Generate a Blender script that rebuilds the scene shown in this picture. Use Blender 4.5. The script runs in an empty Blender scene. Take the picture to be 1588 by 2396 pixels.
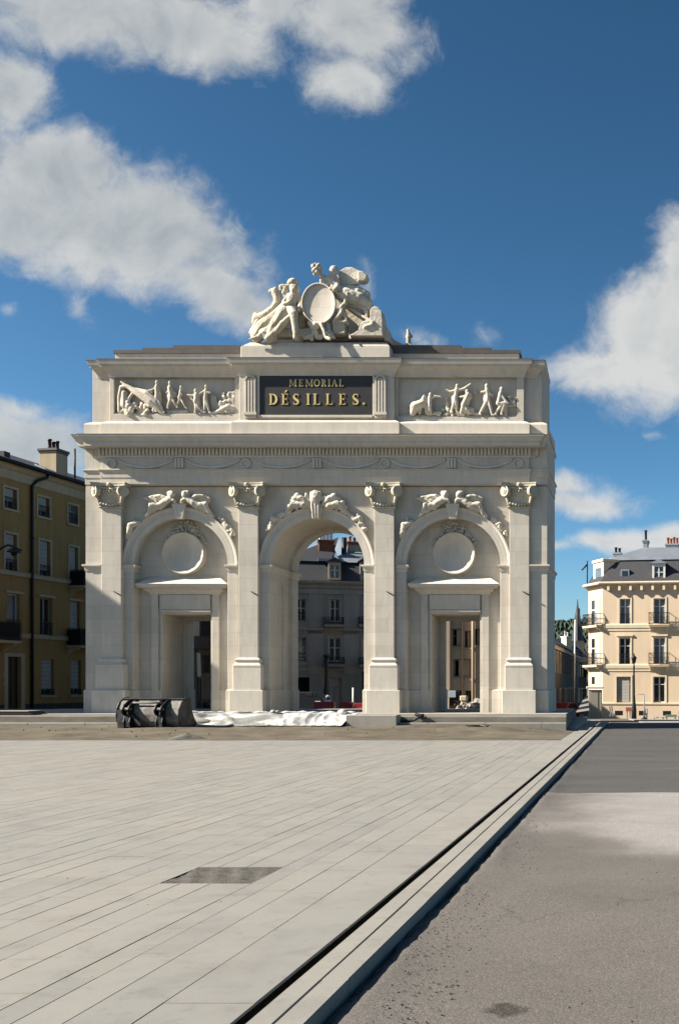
import bpy, bmesh, math, random
from math import sin, cos, pi, radians, sqrt
from mathutils import Vector, Matrix
from mathutils.geometry import tessellate_polygon

random.seed(7)
scene = bpy.context.scene
COL = scene.collection

# ---- survey of the photograph: metres from picture measures at a known distance
F, CX, CY, CAMZ = 2448.0, 1430.0, 1600.0, 1.5
def X(px, y): return (px - CX) * y / F
def Z(py, y): return CAMZ - (py - CY) * y / F

SUN = Vector((1.0, 0.235, -0.69)).normalized()      # direction the light travels

# ------------------------------------------------------------------ mesh builder
class MB:
    def __init__(s):
        s.v = []; s.f = []; s.sm = []; s.mi = []; s.m = 0
    def add(s, verts, faces, smooth=False):
        o = len(s.v)
        s.v += [Vector(p) for p in verts]
        for f in faces:
            s.f.append([i + o for i in f]); s.sm.append(smooth); s.mi.append(s.m)
        return s
    def box(s, x0, x1, y0, y1, z0, z1):
        if x0 > x1: x0, x1 = x1, x0
        if y0 > y1: y0, y1 = y1, y0
        if z0 > z1: z0, z1 = z1, z0
        v = [(x0,y0,z0),(x1,y0,z0),(x1,y1,z0),(x0,y1,z0),(x0,y0,z1),(x1,y0,z1),(x1,y1,z1),(x0,y1,z1)]
        return s.add(v, [(0,3,2,1),(4,5,6,7),(0,1,5,4),(1,2,6,5),(2,3,7,6),(3,0,4,7)])
    def hexa(s, b, t):
        """b, t: four bottom and four top points, same order, seen from above anticlockwise"""
        return s.add(list(b)+list(t), [(3,2,1,0),(4,5,6,7),(0,1,5,4),(1,2,6,5),(2,3,7,6),(3,0,4,7)])
    def prism(s, out, a0, a1, axis='y', holes=()):
        """2-D outline (with holes) pulled along an axis. axis y: (x,z); axis x: (y,z); axis z: (x,y)"""
        def P(p, a):
            if axis == 'y': return (p[0], a, p[1])
            if axis == 'x': return (a, p[0], p[1])
            return (p[0], p[1], a)
        loops = [list(out)] + [list(h) for h in holes]
        flat = [p for l in loops for p in l]
        tris = tessellate_polygon([[Vector((p[0], p[1], 0)) for p in l] for l in loops])
        n = len(flat)
        vs = [P(p, a0) for p in flat] + [P(p, a1) for p in flat]
        fs = []
        if not holes and n <= 4:
            fs += [tuple(range(n)), tuple(n + i for i in reversed(range(n)))]
        else:
            for t in tris:
                fs.append(tuple(t)); fs.append(tuple(n + i for i in reversed(t)))
        o = 0
        for l in loops:
            k = len(l)
            for i in range(k):
                j = (i + 1) % k
                fs.append((o+i, o+j, n+o+j, n+o+i))
            o += k
        return s.add(vs, fs)
    def tube(s, pts, rad, n=10, cap=True, smooth=True, flat=1.0):
        pts = [Vector(p) for p in pts]
        if not hasattr(rad, '__len__'): rad = [rad] * len(pts)
        rings = []
        up = None
        for i, p in enumerate(pts):
            t = (pts[min(i+1, len(pts)-1)] - pts[max(i-1, 0)]).normalized()
            if up is None:
                up = Vector((0,0,1)) if abs(t.z) < .9 else Vector((0,1,0))
            a = t.cross(up)
            if a.length < 1e-5: a = t.cross(Vector((1,0,0)))
            a.normalize(); b = a.cross(t).normalized(); up = b
            rings.append([p + (a*cos(2*pi*k/n) + b*sin(2*pi*k/n)*flat)*rad[i] for k in range(n)])
        vs = [q for r in rings for q in r]
        fs = []
        for i in range(len(pts)-1):
            for k in range(n):
                k2 = (k+1) % n
                fs.append((i*n+k, i*n+k2, (i+1)*n+k2, (i+1)*n+k))
        if cap:
            fs.append(tuple(reversed(range(n)))); fs.append(tuple((len(pts)-1)*n+k for k in range(n)))
        return s.add(vs, fs, smooth)
    def ell(s, c, r, rot=None, n=14, m=9):
        c = Vector(c); R = rot or Matrix.Identity(3)
        if not hasattr(r, '__len__'): r = (r, r, r)
        vs = [c + R @ Vector((0,0,-r[2]))]
        for i in range(1, m):
            th = -pi/2 + pi*i/m
            for k in range(n):
                a = 2*pi*k/n
                vs.append(c + R @ Vector((r[0]*cos(th)*cos(a), r[1]*cos(th)*sin(a), r[2]*sin(th))))
        vs.append(c + R @ Vector((0,0,r[2])))
        fs = []
        for k in range(n):
            k2 = (k+1) % n
            fs.append((0, 1+k2, 1+k))
            for i in range(m-2):
                fs.append((1+i*n+k, 1+i*n+k2, 1+(i+1)*n+k2, 1+(i+1)*n+k))
            fs.append((1+(m-2)*n+k, 1+(m-2)*n+k2, len(vs)-1))
        return s.add(vs, fs, True)
    def cap(s, p0, p1, r0, r1, n=10):
        """rounded tapered limb"""
        p0, p1 = Vector(p0), Vector(p1)
        d = (p1 - p0); L = d.length or 1e-4; d /= L
        pts, rr = [], []
        for a in (-80,-55,-28,0):
            pts.append(p0 + d*r0*sin(radians(a))); rr.append(r0*cos(radians(a)))
        for a in (0,28,55,80):
            pts.append(p1 + d*r1*sin(radians(a))); rr.append(r1*cos(radians(a)))
        return s.tube(pts, rr, n)
    def limb(s, pts, rad, n=10):
        for i in range(len(pts)-1):
            s.cap(pts[i], pts[i+1], rad[i], rad[i+1], n)
        return s
    def lathe(s, prof, c=(0,0,0), n=16, smooth=True):
        c = Vector(c); vs = []; fs = []
        for r, z in prof:
            for k in range(n):
                vs.append(c + Vector((r*cos(2*pi*k/n), r*sin(2*pi*k/n), z)))
        for i in range(len(prof)-1):
            for k in range(n):
                k2 = (k+1) % n
                fs.append((i*n+k, i*n+k2, (i+1)*n+k2, (i+1)*n+k))
        fs.append(tuple(reversed(range(n)))); fs.append(tuple((len(prof)-1)*n+k for k in range(n)))
        return s.add(vs, fs, smooth)
    def mould(s, path, prof, closed=False, smooth=False):
        """sweep a moulding along a plan path (x,y); prof: (outward offset, z). Outward is to the right of travel"""
        path = [Vector((p[0], p[1])) for p in path]; n = len(path)
        nor = []
        for i in range(n):
            def en(a, b):
                d = (b - a).normalized(); return Vector((d.y, -d.x))
            if closed or 0 < i < n-1:
                n0 = en(path[i-1], path[i]); n1 = en(path[i], path[(i+1) % n])
                m = n0 + n1
                m = m / max(.2, (1 + n0.dot(n1)))
            elif i == 0: m = en(path[0], path[1])
            else: m = en(path[-2], path[-1])
            nor.append(m)
        k = len(prof)
        vs = [(path[i].x + nor[i].x*o, path[i].y + nor[i].y*o, z) for i in range(n) for (o, z) in prof]
        fs = []
        for i in range(n if closed else n-1):
            j = (i+1) % n
            for q in range(k-1):
                fs.append((i*k+q, j*k+q, j*k+q+1, i*k+q+1))
        if not closed:
            fs.append(tuple(range(k-1, -1, -1))); fs.append(tuple((n-1)*k+q for q in range(k)))
        return s.add(vs, fs, smooth)
    def arc_band(s, cx, cz, prof, a0=0., a1=180., n=48, close=True):
        """sweep a profile round an arch in the xz plane. prof: (radius, y)"""
        k = len(prof); vs = []; fs = []
        for i in range(n+1):
            a = radians(a0 + (a1-a0)*i/n)
            for r, y in prof: vs.append((cx + r*cos(a), y, cz + r*sin(a)))
        for i in range(n):
            for q in range(k if close else k-1):
                q2 = (q+1) % k
                fs.append((i*k+q, (i+1)*k+q, (i+1)*k+q2, i*k+q2))
        if close:
            fs.append(tuple(range(k))); fs.append(tuple(n*k+q for q in reversed(range(k))))
        return s.add(vs, fs, False)

WLOC = {}
def link(o):
    COL.objects.link(o); return o
def tag(o, label=None, cat=None, group=None, kind=None):
    if label: o['label'] = label
    if cat: o['category'] = cat
    if group: o['group'] = group
    if kind: o['kind'] = kind
    return o
def thing(name, label, cat, loc, rz=0., group=None):
    o = bpy.data.objects.new(name, None); link(o)
    o.empty_display_size = .3
    o.location = loc; o.rotation_euler = (0, 0, rz)
    WLOC[o.name] = Vector(loc) if rz == 0 else None      # None: children are built in local coordinates
    return tag(o, label, cat, group)
def build(name, mb, mats, parent=None, bevel=0., remesh=0., disp=None, seg=1, autosmooth=None):
    me = bpy.data.meshes.new(name)
    verts = mb.v
    off = Vector((0,0,0)); loc = None
    if parent is None:
        xs = [v.x for v in verts]; ys = [v.y for v in verts]; zs = [v.z for v in verts]
        loc = Vector(((min(xs)+max(xs))/2, (min(ys)+max(ys))/2, min(zs))); off = loc
    else:
        w = WLOC.get(parent.name)
        if w is not None: off = w
    me.from_pydata([tuple(v - off) for v in verts], [], mb.f)
    if not isinstance(mats, (list, tuple)): mats = [mats]
    for m in mats: me.materials.append(m)
    me.polygons.foreach_set('use_smooth', mb.sm)
    me.polygons.foreach_set('material_index', mb.mi)
    me.update()
    bm = bmesh.new(); bm.from_mesh(me)
    bmesh.ops.recalc_face_normals(bm, faces=bm.faces)
    bm.to_mesh(me); bm.free()
    o = bpy.data.objects.new(name, me); link(o)
    if parent is not None:
        o.parent = parent; WLOC[o.name] = WLOC.get(parent.name)
    else:
        o.location = loc; WLOC[o.name] = Vector(loc)
    if remesh:
        r = o.modifiers.new('carve', 'REMESH'); r.mode = 'VOXEL'; r.voxel_size = remesh; r.use_smooth_shade = True
        c = o.modifiers.new('soften', 'SMOOTH'); c.factor = .5; c.iterations = 1
        if disp:
            tx = bpy.data.textures.new(name + '_folds', 'CLOUDS'); tx.noise_scale = disp[0]
            d = o.modifiers.new('chisel', 'DISPLACE'); d.texture = tx; d.strength = disp[1]; d.mid_level = .5
            d.texture_coords = 'LOCAL'
    if bevel:
        b = o.modifiers.new('edge', 'BEVEL'); b.width = bevel; b.segments = seg; b.limit_method = 'ANGLE'
        b.angle_limit = radians(35); b.use_clamp_overlap = True
    return o
def struct(name, mb, mat, **k):
    return tag(build(name, mb, mat, None, **k), kind='structure')
def copy_tree(o, parent=None):
    c = o.copy(); link(c)
    if parent is not None: c.parent = parent
    for ch in list(o.children): copy_tree(ch, c)
    return c

# ------------------------------------------------------------------ materials
KA = .68          # all surface tones brought to one exposure
class NT:
    def __init__(s, name):
        s.m = bpy.data.materials.new(name); s.m.use_nodes = True
        s.t = s.m.node_tree; s.n = s.t.nodes; s.l = s.t.links
        s.b = s.n['Principled BSDF']
    def node(s, typ, **k):
        n = s.n.new(typ)
        for a, v in k.items():
            if a in n.inputs.keys() and not hasattr(n, a): n.inputs[a].default_value = v
            else: setattr(n, a, v)
        return n
    def noise(s, vec, scale, detail=4., rough=.55, dist=0.):
        n = s.n.new('ShaderNodeTexNoise'); n.inputs['Scale'].default_value = scale
        n.inputs['Detail'].default_value = detail; n.inputs['Roughness'].default_value = rough
        n.inputs['Distortion'].default_value = dist
        if vec is not None: s.l.new(vec, n.inputs['Vector'])
        return n.outputs['Fac']
    def ramp(s, fac, stops, interp='LINEAR'):
        r = s.n.new('ShaderNodeValToRGB'); r.color_ramp.interpolation = interp
        e = r.color_ramp.elements
        while len(e) < len(stops): e.new(.5)
        for q, (p, c) in zip(e, stops):
            q.position = p; q.color = (c if len(c) == 4 else (*c, 1)) if hasattr(c, '__len__') else (c, c, c, 1)
        s.l.new(fac, r.inputs['Fac'])
        return r.outputs['Color']
    def mix(s, fac, a, b, mode='MIX'):
        n = s.n.new('ShaderNodeMix'); n.data_type = 'RGBA'; n.blend_type = mode
        def put(sock, v):
            if hasattr(v, 'is_linked'): s.l.new(v, sock)
            elif hasattr(v, '__len__'): sock.default_value = (*v[:3], 1)
            else: sock.default_value = v
        put(n.inputs[0], fac); put(n.inputs[6], a); put(n.inputs[7], b)
        return n.outputs[2]
    def math(s, op, a, b=None, c=None):
        n = s.n.new('ShaderNodeMath'); n.operation = op
        for i, v in enumerate((a, b, c)):
            if v is None: continue
            if hasattr(v, 'is_linked'): s.l.new(v, n.inputs[i])
            else: n.inputs[i].default_value = v
        return n.outputs[0]
    def sep(s, v):
        n = s.n.new('ShaderNodeSeparateXYZ'); s.l.new(v, n.inputs[0]); return n.outputs
    def comb(s, x, y, z):
        n = s.n.new('ShaderNodeCombineXYZ')
        for i, v in enumerate((x, y, z)):
            if hasattr(v, 'is_linked'): s.l.new(v, n.inputs[i])
            else: n.inputs[i].default_value = v
        return n.outputs[0]
    def pos(s):
        return s.n.new('ShaderNodeNewGeometry').outputs['Position']
    def obj(s):
        return s.n.new('ShaderNodeTexCoord').outputs['Object']
    def scale(s, v, sc):
        n = s.n.new('ShaderNodeVectorMath'); n.operation = 'MULTIPLY'; s.l.new(v, n.inputs[0])
        n.inputs[1].default_value = sc; return n.outputs[0]
    def bump(s, h, strength=.3, dist=.02):
        n = s.n.new('ShaderNodeBump'); n.inputs['Strength'].default_value = strength
        n.inputs['Distance'].default_value = dist
        s.l.new(h, n.inputs['Height']); s.l.new(n.outputs[0], s.b.inputs['Normal'])
    def done(s, color=None, rough=.85, metal=0., spec=.3):
        if color is not None:
            if hasattr(color, 'is_linked'): color = s.mix(1., color, (KA,)*3, 'MULTIPLY')
            else: color = tuple(q*KA for q in color)
            if hasattr(color, 'is_linked'): s.l.new(color, s.b.inputs['Base Color'])
            else: s.b.inputs['Base Color'].default_value = (*color, 1)
        if hasattr(rough, 'is_linked'): s.l.new(rough, s.b.inputs['Roughness'])
        else: s.b.inputs['Roughness'].default_value = rough
        s.b.inputs['Metallic'].default_value = metal
        s.b.inputs['Specular IOR Level'].default_value = spec
        return s.m

def plain(name, col, rough=.7, var=.12, scale=3., metal=0., spec=.3, bump=.0, bscale=40.):
    t = NT(name); p = t.obj()
    n = t.noise(p, scale, 5)
    c = t.ramp(n, [(.25, tuple(q*(1-var) for q in col)), (.75, tuple(q*(1+var) for q in col))])
    if bump: t.bump(t.noise(p, bscale, 4), bump, .01)
    return t.done(c, rough, metal, spec)

def ashlar(name, col, rowh=.46, blk=1.25, joint=.74, var=.10, carved=False):
    """pale dressed limestone: courses, slight tone change block to block, weather streaks"""
    t = NT(name); p = t.pos(); x, y, z = t.sep(p)
    u = t.math('ADD', x, t.math('MULTIPLY', y, .93))
    vec = t.comb(u, t.math('SUBTRACT', z, .5), 0.)
    big = t.noise(p, .55, 5, .6)
    mid = t.noise(t.scale(p, (3.2, 3.2, .8)), 1.6, 5, .6)
    fine = t.noise(p, 38., 4, .6)
    dark = tuple(q*.84 for q in col); warm = (min(1, col[0]*1.06), col[1]*1.015, col[2]*.93)
    c = t.ramp(big, [(.3, dark), (.5, col), (.72, warm)])
    c = t.mix(.45, c, t.ramp(mid, [(.3, tuple(q*.74 for q in col)), (.7, tuple(min(1,q*1.1) for q in col))]))
    if not carved:
        b = t.n.new('ShaderNodeTexBrick'); t.l.new(vec, b.inputs['Vector'])
        b.inputs['Scale'].default_value = 1.; b.inputs['Brick Width'].default_value = blk
        b.inputs['Row Height'].default_value = rowh; b.inputs['Mortar Size'].default_value = .006
        b.inputs['Mortar Smooth'].default_value = .4; b.inputs['Bias'].default_value = 0.
        b.inputs['Color1'].default_value = (1-var,)*3 + (1,); b.inputs['Color2'].default_value = (1,1,1,1)
        b.inputs['Mortar'].default_value = (joint,)*3 + (1,)
        c = t.mix(1., c, b.outputs['Color'], 'MULTIPLY')
        h = t.math('SUBTRACT', t.math('MULTIPLY', fine, .35), t.math('MULTIPLY', b.outputs['Fac'], 1.))
        t.bump(h, .25, .008)
    else:
        stain = t.ramp(t.noise(p, 4.5, 6, .7), [(.42, (1,1,1)), (.62, (.80,.77,.70))])
        c = t.mix(.8, c, stain, 'MULTIPLY')
        t.bump(t.math('ADD', fine, t.math('MULTIPLY', t.noise(p, 12., 4, .6), 1.5)), .5, .02)
    c = t.mix(.5, c, t.ramp(fine, [(.3, (.86,.86,.86)), (.7, (1,1,1))]), 'MULTIPLY')
    return t.done(c, .9, 0, .2)

STONE = (.775, .705, .595)
M = {}
M['stone'] = ashlar('limestone_ashlar', STONE)
M['stone_smooth'] = ashlar('limestone_plain', (.80, .73, .62), rowh=.9, blk=2.1, joint=.9, var=.04)
M['carved'] = ashlar('limestone_carved', (.84, .765, .64), carved=True)
M['carved_old'] = ashlar('limestone_weathered', (.72, .655, .52), carved=True)
M['slate'] = plain('slate_roof', (.055, .055, .06), .6, .25, 6., bump=.3, bscale=9.)
M['lead'] = plain('weathered_lead', (.12, .10, .09), .55, .2, 4.)
M['zinc'] = plain('zinc_roof', (.34, .37, .40), .42, .15, 1.2, .4, .5)
M['plate'] = plain('black_marble', (.045, .042, .040), .45, .15, 3.)
M['iron'] = plain('black_iron', (.012, .012, .013), .55, .2, 8.)
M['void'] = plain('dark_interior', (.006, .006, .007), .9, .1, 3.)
M['gold'] = plain('gilt_letter', (1.05, .78, .29), .35, .1, 20., .35, .5)
M['brick'] = plain('red_brick', (.22, .085, .045), .9, .25, 9., bump=.3)
M['terracotta'] = plain('terracotta', (.33, .12, .06), .8, .25, 9.)
M['white'] = plain('white_paint', (.72, .71, .68), .5, .06, 5.)
M['greyframe'] = plain('grey_window_paint', (.30, .30, .29), .5, .08, 5.)
M['blind'] = plain('roller_blind', (.42, .40, .36), .7, .1, 2.)
M['red'] = plain('red_plastic', (.30, .012, .018), .45, .15, 4., spec=.5)
M['redlight'] = plain('faded_red_paint', (.13, .016, .016), .5, .15, 4.)
M['curtain'] = plain('net_curtain', (.55, .56, .57), .9, .1, 9.)
M['wood'] = plain('dark_door_wood', (.03, .016, .010), .5, .3, 5.)
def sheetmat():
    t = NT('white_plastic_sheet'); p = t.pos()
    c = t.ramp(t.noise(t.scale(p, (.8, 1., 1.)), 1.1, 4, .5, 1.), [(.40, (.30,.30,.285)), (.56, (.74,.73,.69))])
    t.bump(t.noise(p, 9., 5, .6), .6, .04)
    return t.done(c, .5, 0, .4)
M['tarp'] = sheetmat()
M['concrete'] = plain('concrete', (.38, .35, .30), .9, .12, 2.5, bump=.2, bscale=50.)
def glass(name, col, rough=.06):
    t = NT(name); p = t.obj()
    return t.done(t.ramp(t.noise(p, .7, 2), [(.35, tuple(q*.6 for q in col)), (.65, col)]), rough, 0, .9)
M['glass'] = glass('window_glass_dark', (.016, .018, .020))
M['glass_sky'] = glass('window_glass_sky', (.15, .21, .26), .15)  # sky reflection put into the pane colour
def bucketmat():
    t = NT('worn_black_steel'); p = t.obj()
    n = t.noise(p, 5., 6, .7)
    c = t.ramp(n, [(.45, (.009,.009,.010)), (.62, (.028,.026,.025)), (.78, (.09,.078,.062))])
    t.bump(t.noise(p, 24., 4), .3, .01)
    return t.done(c, t.ramp(n, [(.4, .38), (.7, .8)]), .35, .5)
M['steel'] = bucketmat()
def dustymat():
    t = NT('dust_covered_steel'); p = t.obj()
    n = t.noise(p, 3.5, 6, .7)
    c = t.ramp(n, [(.30, (.05,.045,.04)), (.48, (.17,.155,.135)), (.68, (.34,.31,.27))])
    t.bump(t.noise(p, 24., 4), .3, .01)
    return t.done(c, .75, .1, .4)
M['dusty'] = dustymat()
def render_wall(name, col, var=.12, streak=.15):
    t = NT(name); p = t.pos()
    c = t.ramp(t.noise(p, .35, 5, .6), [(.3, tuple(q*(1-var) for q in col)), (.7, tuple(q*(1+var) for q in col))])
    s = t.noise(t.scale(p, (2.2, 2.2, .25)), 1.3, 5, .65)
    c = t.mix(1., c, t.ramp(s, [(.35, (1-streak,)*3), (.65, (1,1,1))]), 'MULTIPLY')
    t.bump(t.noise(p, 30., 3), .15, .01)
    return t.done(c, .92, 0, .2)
M['ochre'] = render_wall('ochre_render', (.42, .26, .10))
M['ochre_trim'] = render_wall('pale_stone_trim', (.56, .45, .30))
M['brown_wall'] = render_wall('brown_stone_wall', (.62, .47, .33))
M['grey_wall'] = render_wall('grey_stone_wall', (.42, .375, .30))
M['grey_trim'] = render_wall('grey_stone_band', (.50, .45, .37))
M['dark_wall'] = render_wall('dark_stone_wall', (.12, .11, .095), .3, .35)  # dark stone, strongly mottled and streaked downwards
M['peach'] = render_wall('peach_render', (.78, .61, .43), .05, .06)
M['cream'] = render_wall('cream_stone', (.84, .70, .50), .06, .08)
M['plinth'] = render_wall('dark_plinth', (.07, .07, .068))
# ================================================================== TRIUMPHAL ARCH
ZB = .5
YP, YS, YW, YT, YM, YB = 35.76, 36.0, 35.86, 36.40, 35.77, 38.8
ZSPR = Z(1322, 36)
RI, RO = 1.618, 1.975
CB = [X(424.0, 36), X(742.3, 36), X(1060.0, 36)]
PIL = [X(q, YP) for q in (260.7, 580.6, 898.4, 1214.2)]
xl0, xl1, xr1, xr0, xr0b = X(201, YW), X(238, YM), X(1237, YM), X(1279, YW), X(1297, YB)
gate = thing('triumphal_arch', 'pale limestone triumphal arch with three bays standing on the square', 'triumphal arch', ((xl0+xr0)/2, 37.2, ZB))

def arch_pts(c, r, zs=ZSPR, n=40, a0=180., a1=0.):
    return [(c + r*cos(radians(a0+(a1-a0)*i/n)), zs + r*sin(radians(a0+(a1-a0)*i/n))) for i in range(n+1)]

w = MB()
w.box(xl0, X(262, YW), YW, YB, ZB, 8.27)
xa = X(1213, YW)
w.hexa([(xa, YW, ZB), (xr0, YW, ZB), (xr0b, YB, ZB), (xa, YB, ZB)], [(xa, YW, 8.27), (xr0, YW, 8.27), (xr0b, YB, 8.27), (xa, YB, 8.27)])
XL, XR = X(262, YW) - .05, xa + .05
def bays(openings, top=8.28):
    o = [(XL, ZB)]
    for op in openings: o += op
    return o + [(XR, ZB), (XR, top), (XL, top)]
# front skin with three arches
w.prism(bays([[(c-RI, ZB)] + arch_pts(c, RI) + [(c+RI, ZB)] for c in CB]), YS, YT)
DW, DT = .845, Z(1437, YT)
DC = [CB[0] + .04, CB[2] + .03]
def door(c, k=0., t=0.): return [(c-DW+k, ZB), (c-DW+k, DT-t), (c+DW-k, DT-t), (c+DW-k, ZB)]
YM2 = YT + .42
def centre(k=0.): return [(CB[1]-RI+k, ZB)] + arch_pts(CB[1], RI-k) + [(CB[1]+RI-k, ZB)]
w.prism(bays([door(DC[0]), centre(), door(DC[1])]), YM2, 38.15)
w.prism(bays([door(DC[0], .13, .1), centre(.12), door(DC[1], .13, .1)]), 38.15, YB)
# blind-arch walls with the round hollow
ZMED, RMED = Z(1296.5, YT), .69
for i, c in ((0, CB[0]), (1, CB[2])):
    circ = [(c + .0 + RMED*cos(2*pi*k/48), ZMED + RMED*sin(2*pi*k/48)) for k in range(48)]
    d = door(DC[i])
    w.prism([(c-1.8, ZB)] + d + [(c+1.8, ZB), (c+1.8, 7.6), (c-1.8, 7.6)], YT + .002, YM2 + .002, holes=[circ])
w.prism([(CB[1]-RI-.5, ZB), (CB[1]-RI, ZB)] + arch_pts(CB[1], RI) + [(CB[1]+RI, ZB), (CB[1]+RI+.5, ZB), (CB[1]+RI+.5, 8.4), (CB[1]-RI-.5, 8.4)], YT+.002, YM2+.002)
build('wall', w, M['stone'], gate, bevel=.015)

# base course round the piers
zp = Z(1614, 35.8)
def base(path, P):
    b = MB(); b.mould(path, P); build('base_course', b, M['stone'], gate, bevel=.01)
P0 = [(0, ZB-.3), (.05, ZB-.3), (.05, zp-.02), (0, zp+.02)]
base([(xl0, YB), (xl0, YW), (X(239, YW), YW)], P0)
base([(X(1236, YW), YW), (xr0, YW), (xr0b, YB)], P0)
for i, c in enumerate(CB):
    ye = YT if i != 1 else 38.15
    P = [(0, ZB-.1), (.045, ZB-.1), (.045, zp-.02), (0, zp+.02)]
    base([(c-RO, YS-.05), (c-RI, YS-.05), (c-RI, ye)], P)
    base([(c+RI, ye), (c+RI, YS-.05), (c+RO, YS-.05)], P)
    if i != 1:
        dc = DC[0 if i == 0 else 1]
        base([(c-RI+.03, YT), (dc-DW, YT)], P); base([(dc+DW, YT), (c+RI-.03, YT)], P)
        base([(dc-DW+.13, 38.15), (dc-DW+.13, YB)], P)
    else:
        base([(c-RI+.12, 38.15), (c-RI+.12, YB)], P)

IMP = [(0, 5.345), (.02, 5.36), (.03, 5.42), (.03, 5.47), (.07, 5.52), (.095, 5.53), (.095, 5.585), (0, 5.60)]
for i, c in enumerate(CB):
    # archivolt with its piers and imposts
    a = MB()
    a.arc_band(c, ZSPR, [(RI-.004, YS-.05), (RI+.17, YS-.05), (RI+.172, YS-.075), (RO-.09, YS-.075), (RO-.05, YS-.115), (RO, YS-.12), (RO, YS+.01), (RI-.004, YS+.01)], n=64)
    av = build('archivolt', a, M['stone_smooth'], gate)
    k = MB(); r0, r1 = RI-.05, RO+.12
    ka = .105
    def kp(r, s, y): return (c + r*sin(s*ka), y, ZSPR + r*cos(s*ka))
    k.add([kp(r0,-.75,YS-.17), kp(r0,.75,YS-.17), kp(r0,.75,YS), kp(r0,-.75,YS), kp(r1,-1.1,YS-.23), kp(r1,1.1,YS-.23), kp(r1,1.1,YS), kp(r1,-1.1,YS)],
          [(0,1,2,3),(4,7,6,5),(0,4,5,1),(1,5,6,2),(2,6,7,3),(3,7,4,0)])
    if i == 1:
        for s in (-.5, 0, .5):
            k.cap(kp(r0+.03, s, YS-.19), kp(r1-.03, s, YS-.25), .045, .06, 8)
    build('keystone', k, M['carved'] if i == 1 else M['stone_smooth'], av, bevel=.012)
    p = MB(); p.box(c-RO+.004, c-RI-.001, YS-.05, YS+.1, ZB, 5.4); build('pier_face', p, M['stone'], gate, bevel=.012)
    p = MB(); p.box(c+RI+.001, c+RO-.004, YS-.05, YS+.1, ZB, 5.4); build('pier_face', p, M['stone'], gate, bevel=.012)
    ye = YT if i != 1 else 38.15
    m = MB(); m.mould([(c-RO+.01, YS-.05), (c-RI, YS-.05), (c-RI, ye)], IMP); build('impost', m, M['stone_smooth'], gate)
    m = MB(); m.mould([(c+RI, ye), (c+RI, YS-.05), (c+RO-.01, YS-.05)], IMP); build('impost', m, M['stone_smooth'], gate)
    if i == 1:
        m = MB()
        m.mould([(c-RI, 38.1), (c-RI+.12, 38.1), (c-RI+.12, YB+.05)], [(q*1.5, z-.03 if n < 7 else z) for n, (q, z) in enumerate(IMP)])
        build('impost', m, M['stone_smooth'], gate)
        m = MB(); m.box(c-RI-.01, c-RI+.05, 37.3, 37.75, ZB, 5.0); build('jamb_strip', m, M['stone'], gate)
# imposts of the outer strips
m = MB()
m.mould([(xl0, YB), (xl0, YW), (X(239, YW), YW)], [(o, z-.0) for o, z in IMP])
build('impost', m, M['stone_smooth'], gate)
m = MB()
m.mould([(X(1236, YW), YW), (xr0, YW), (xr0b, YB)], IMP)
build('impost', m, M['stone_smooth'], gate)

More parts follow.
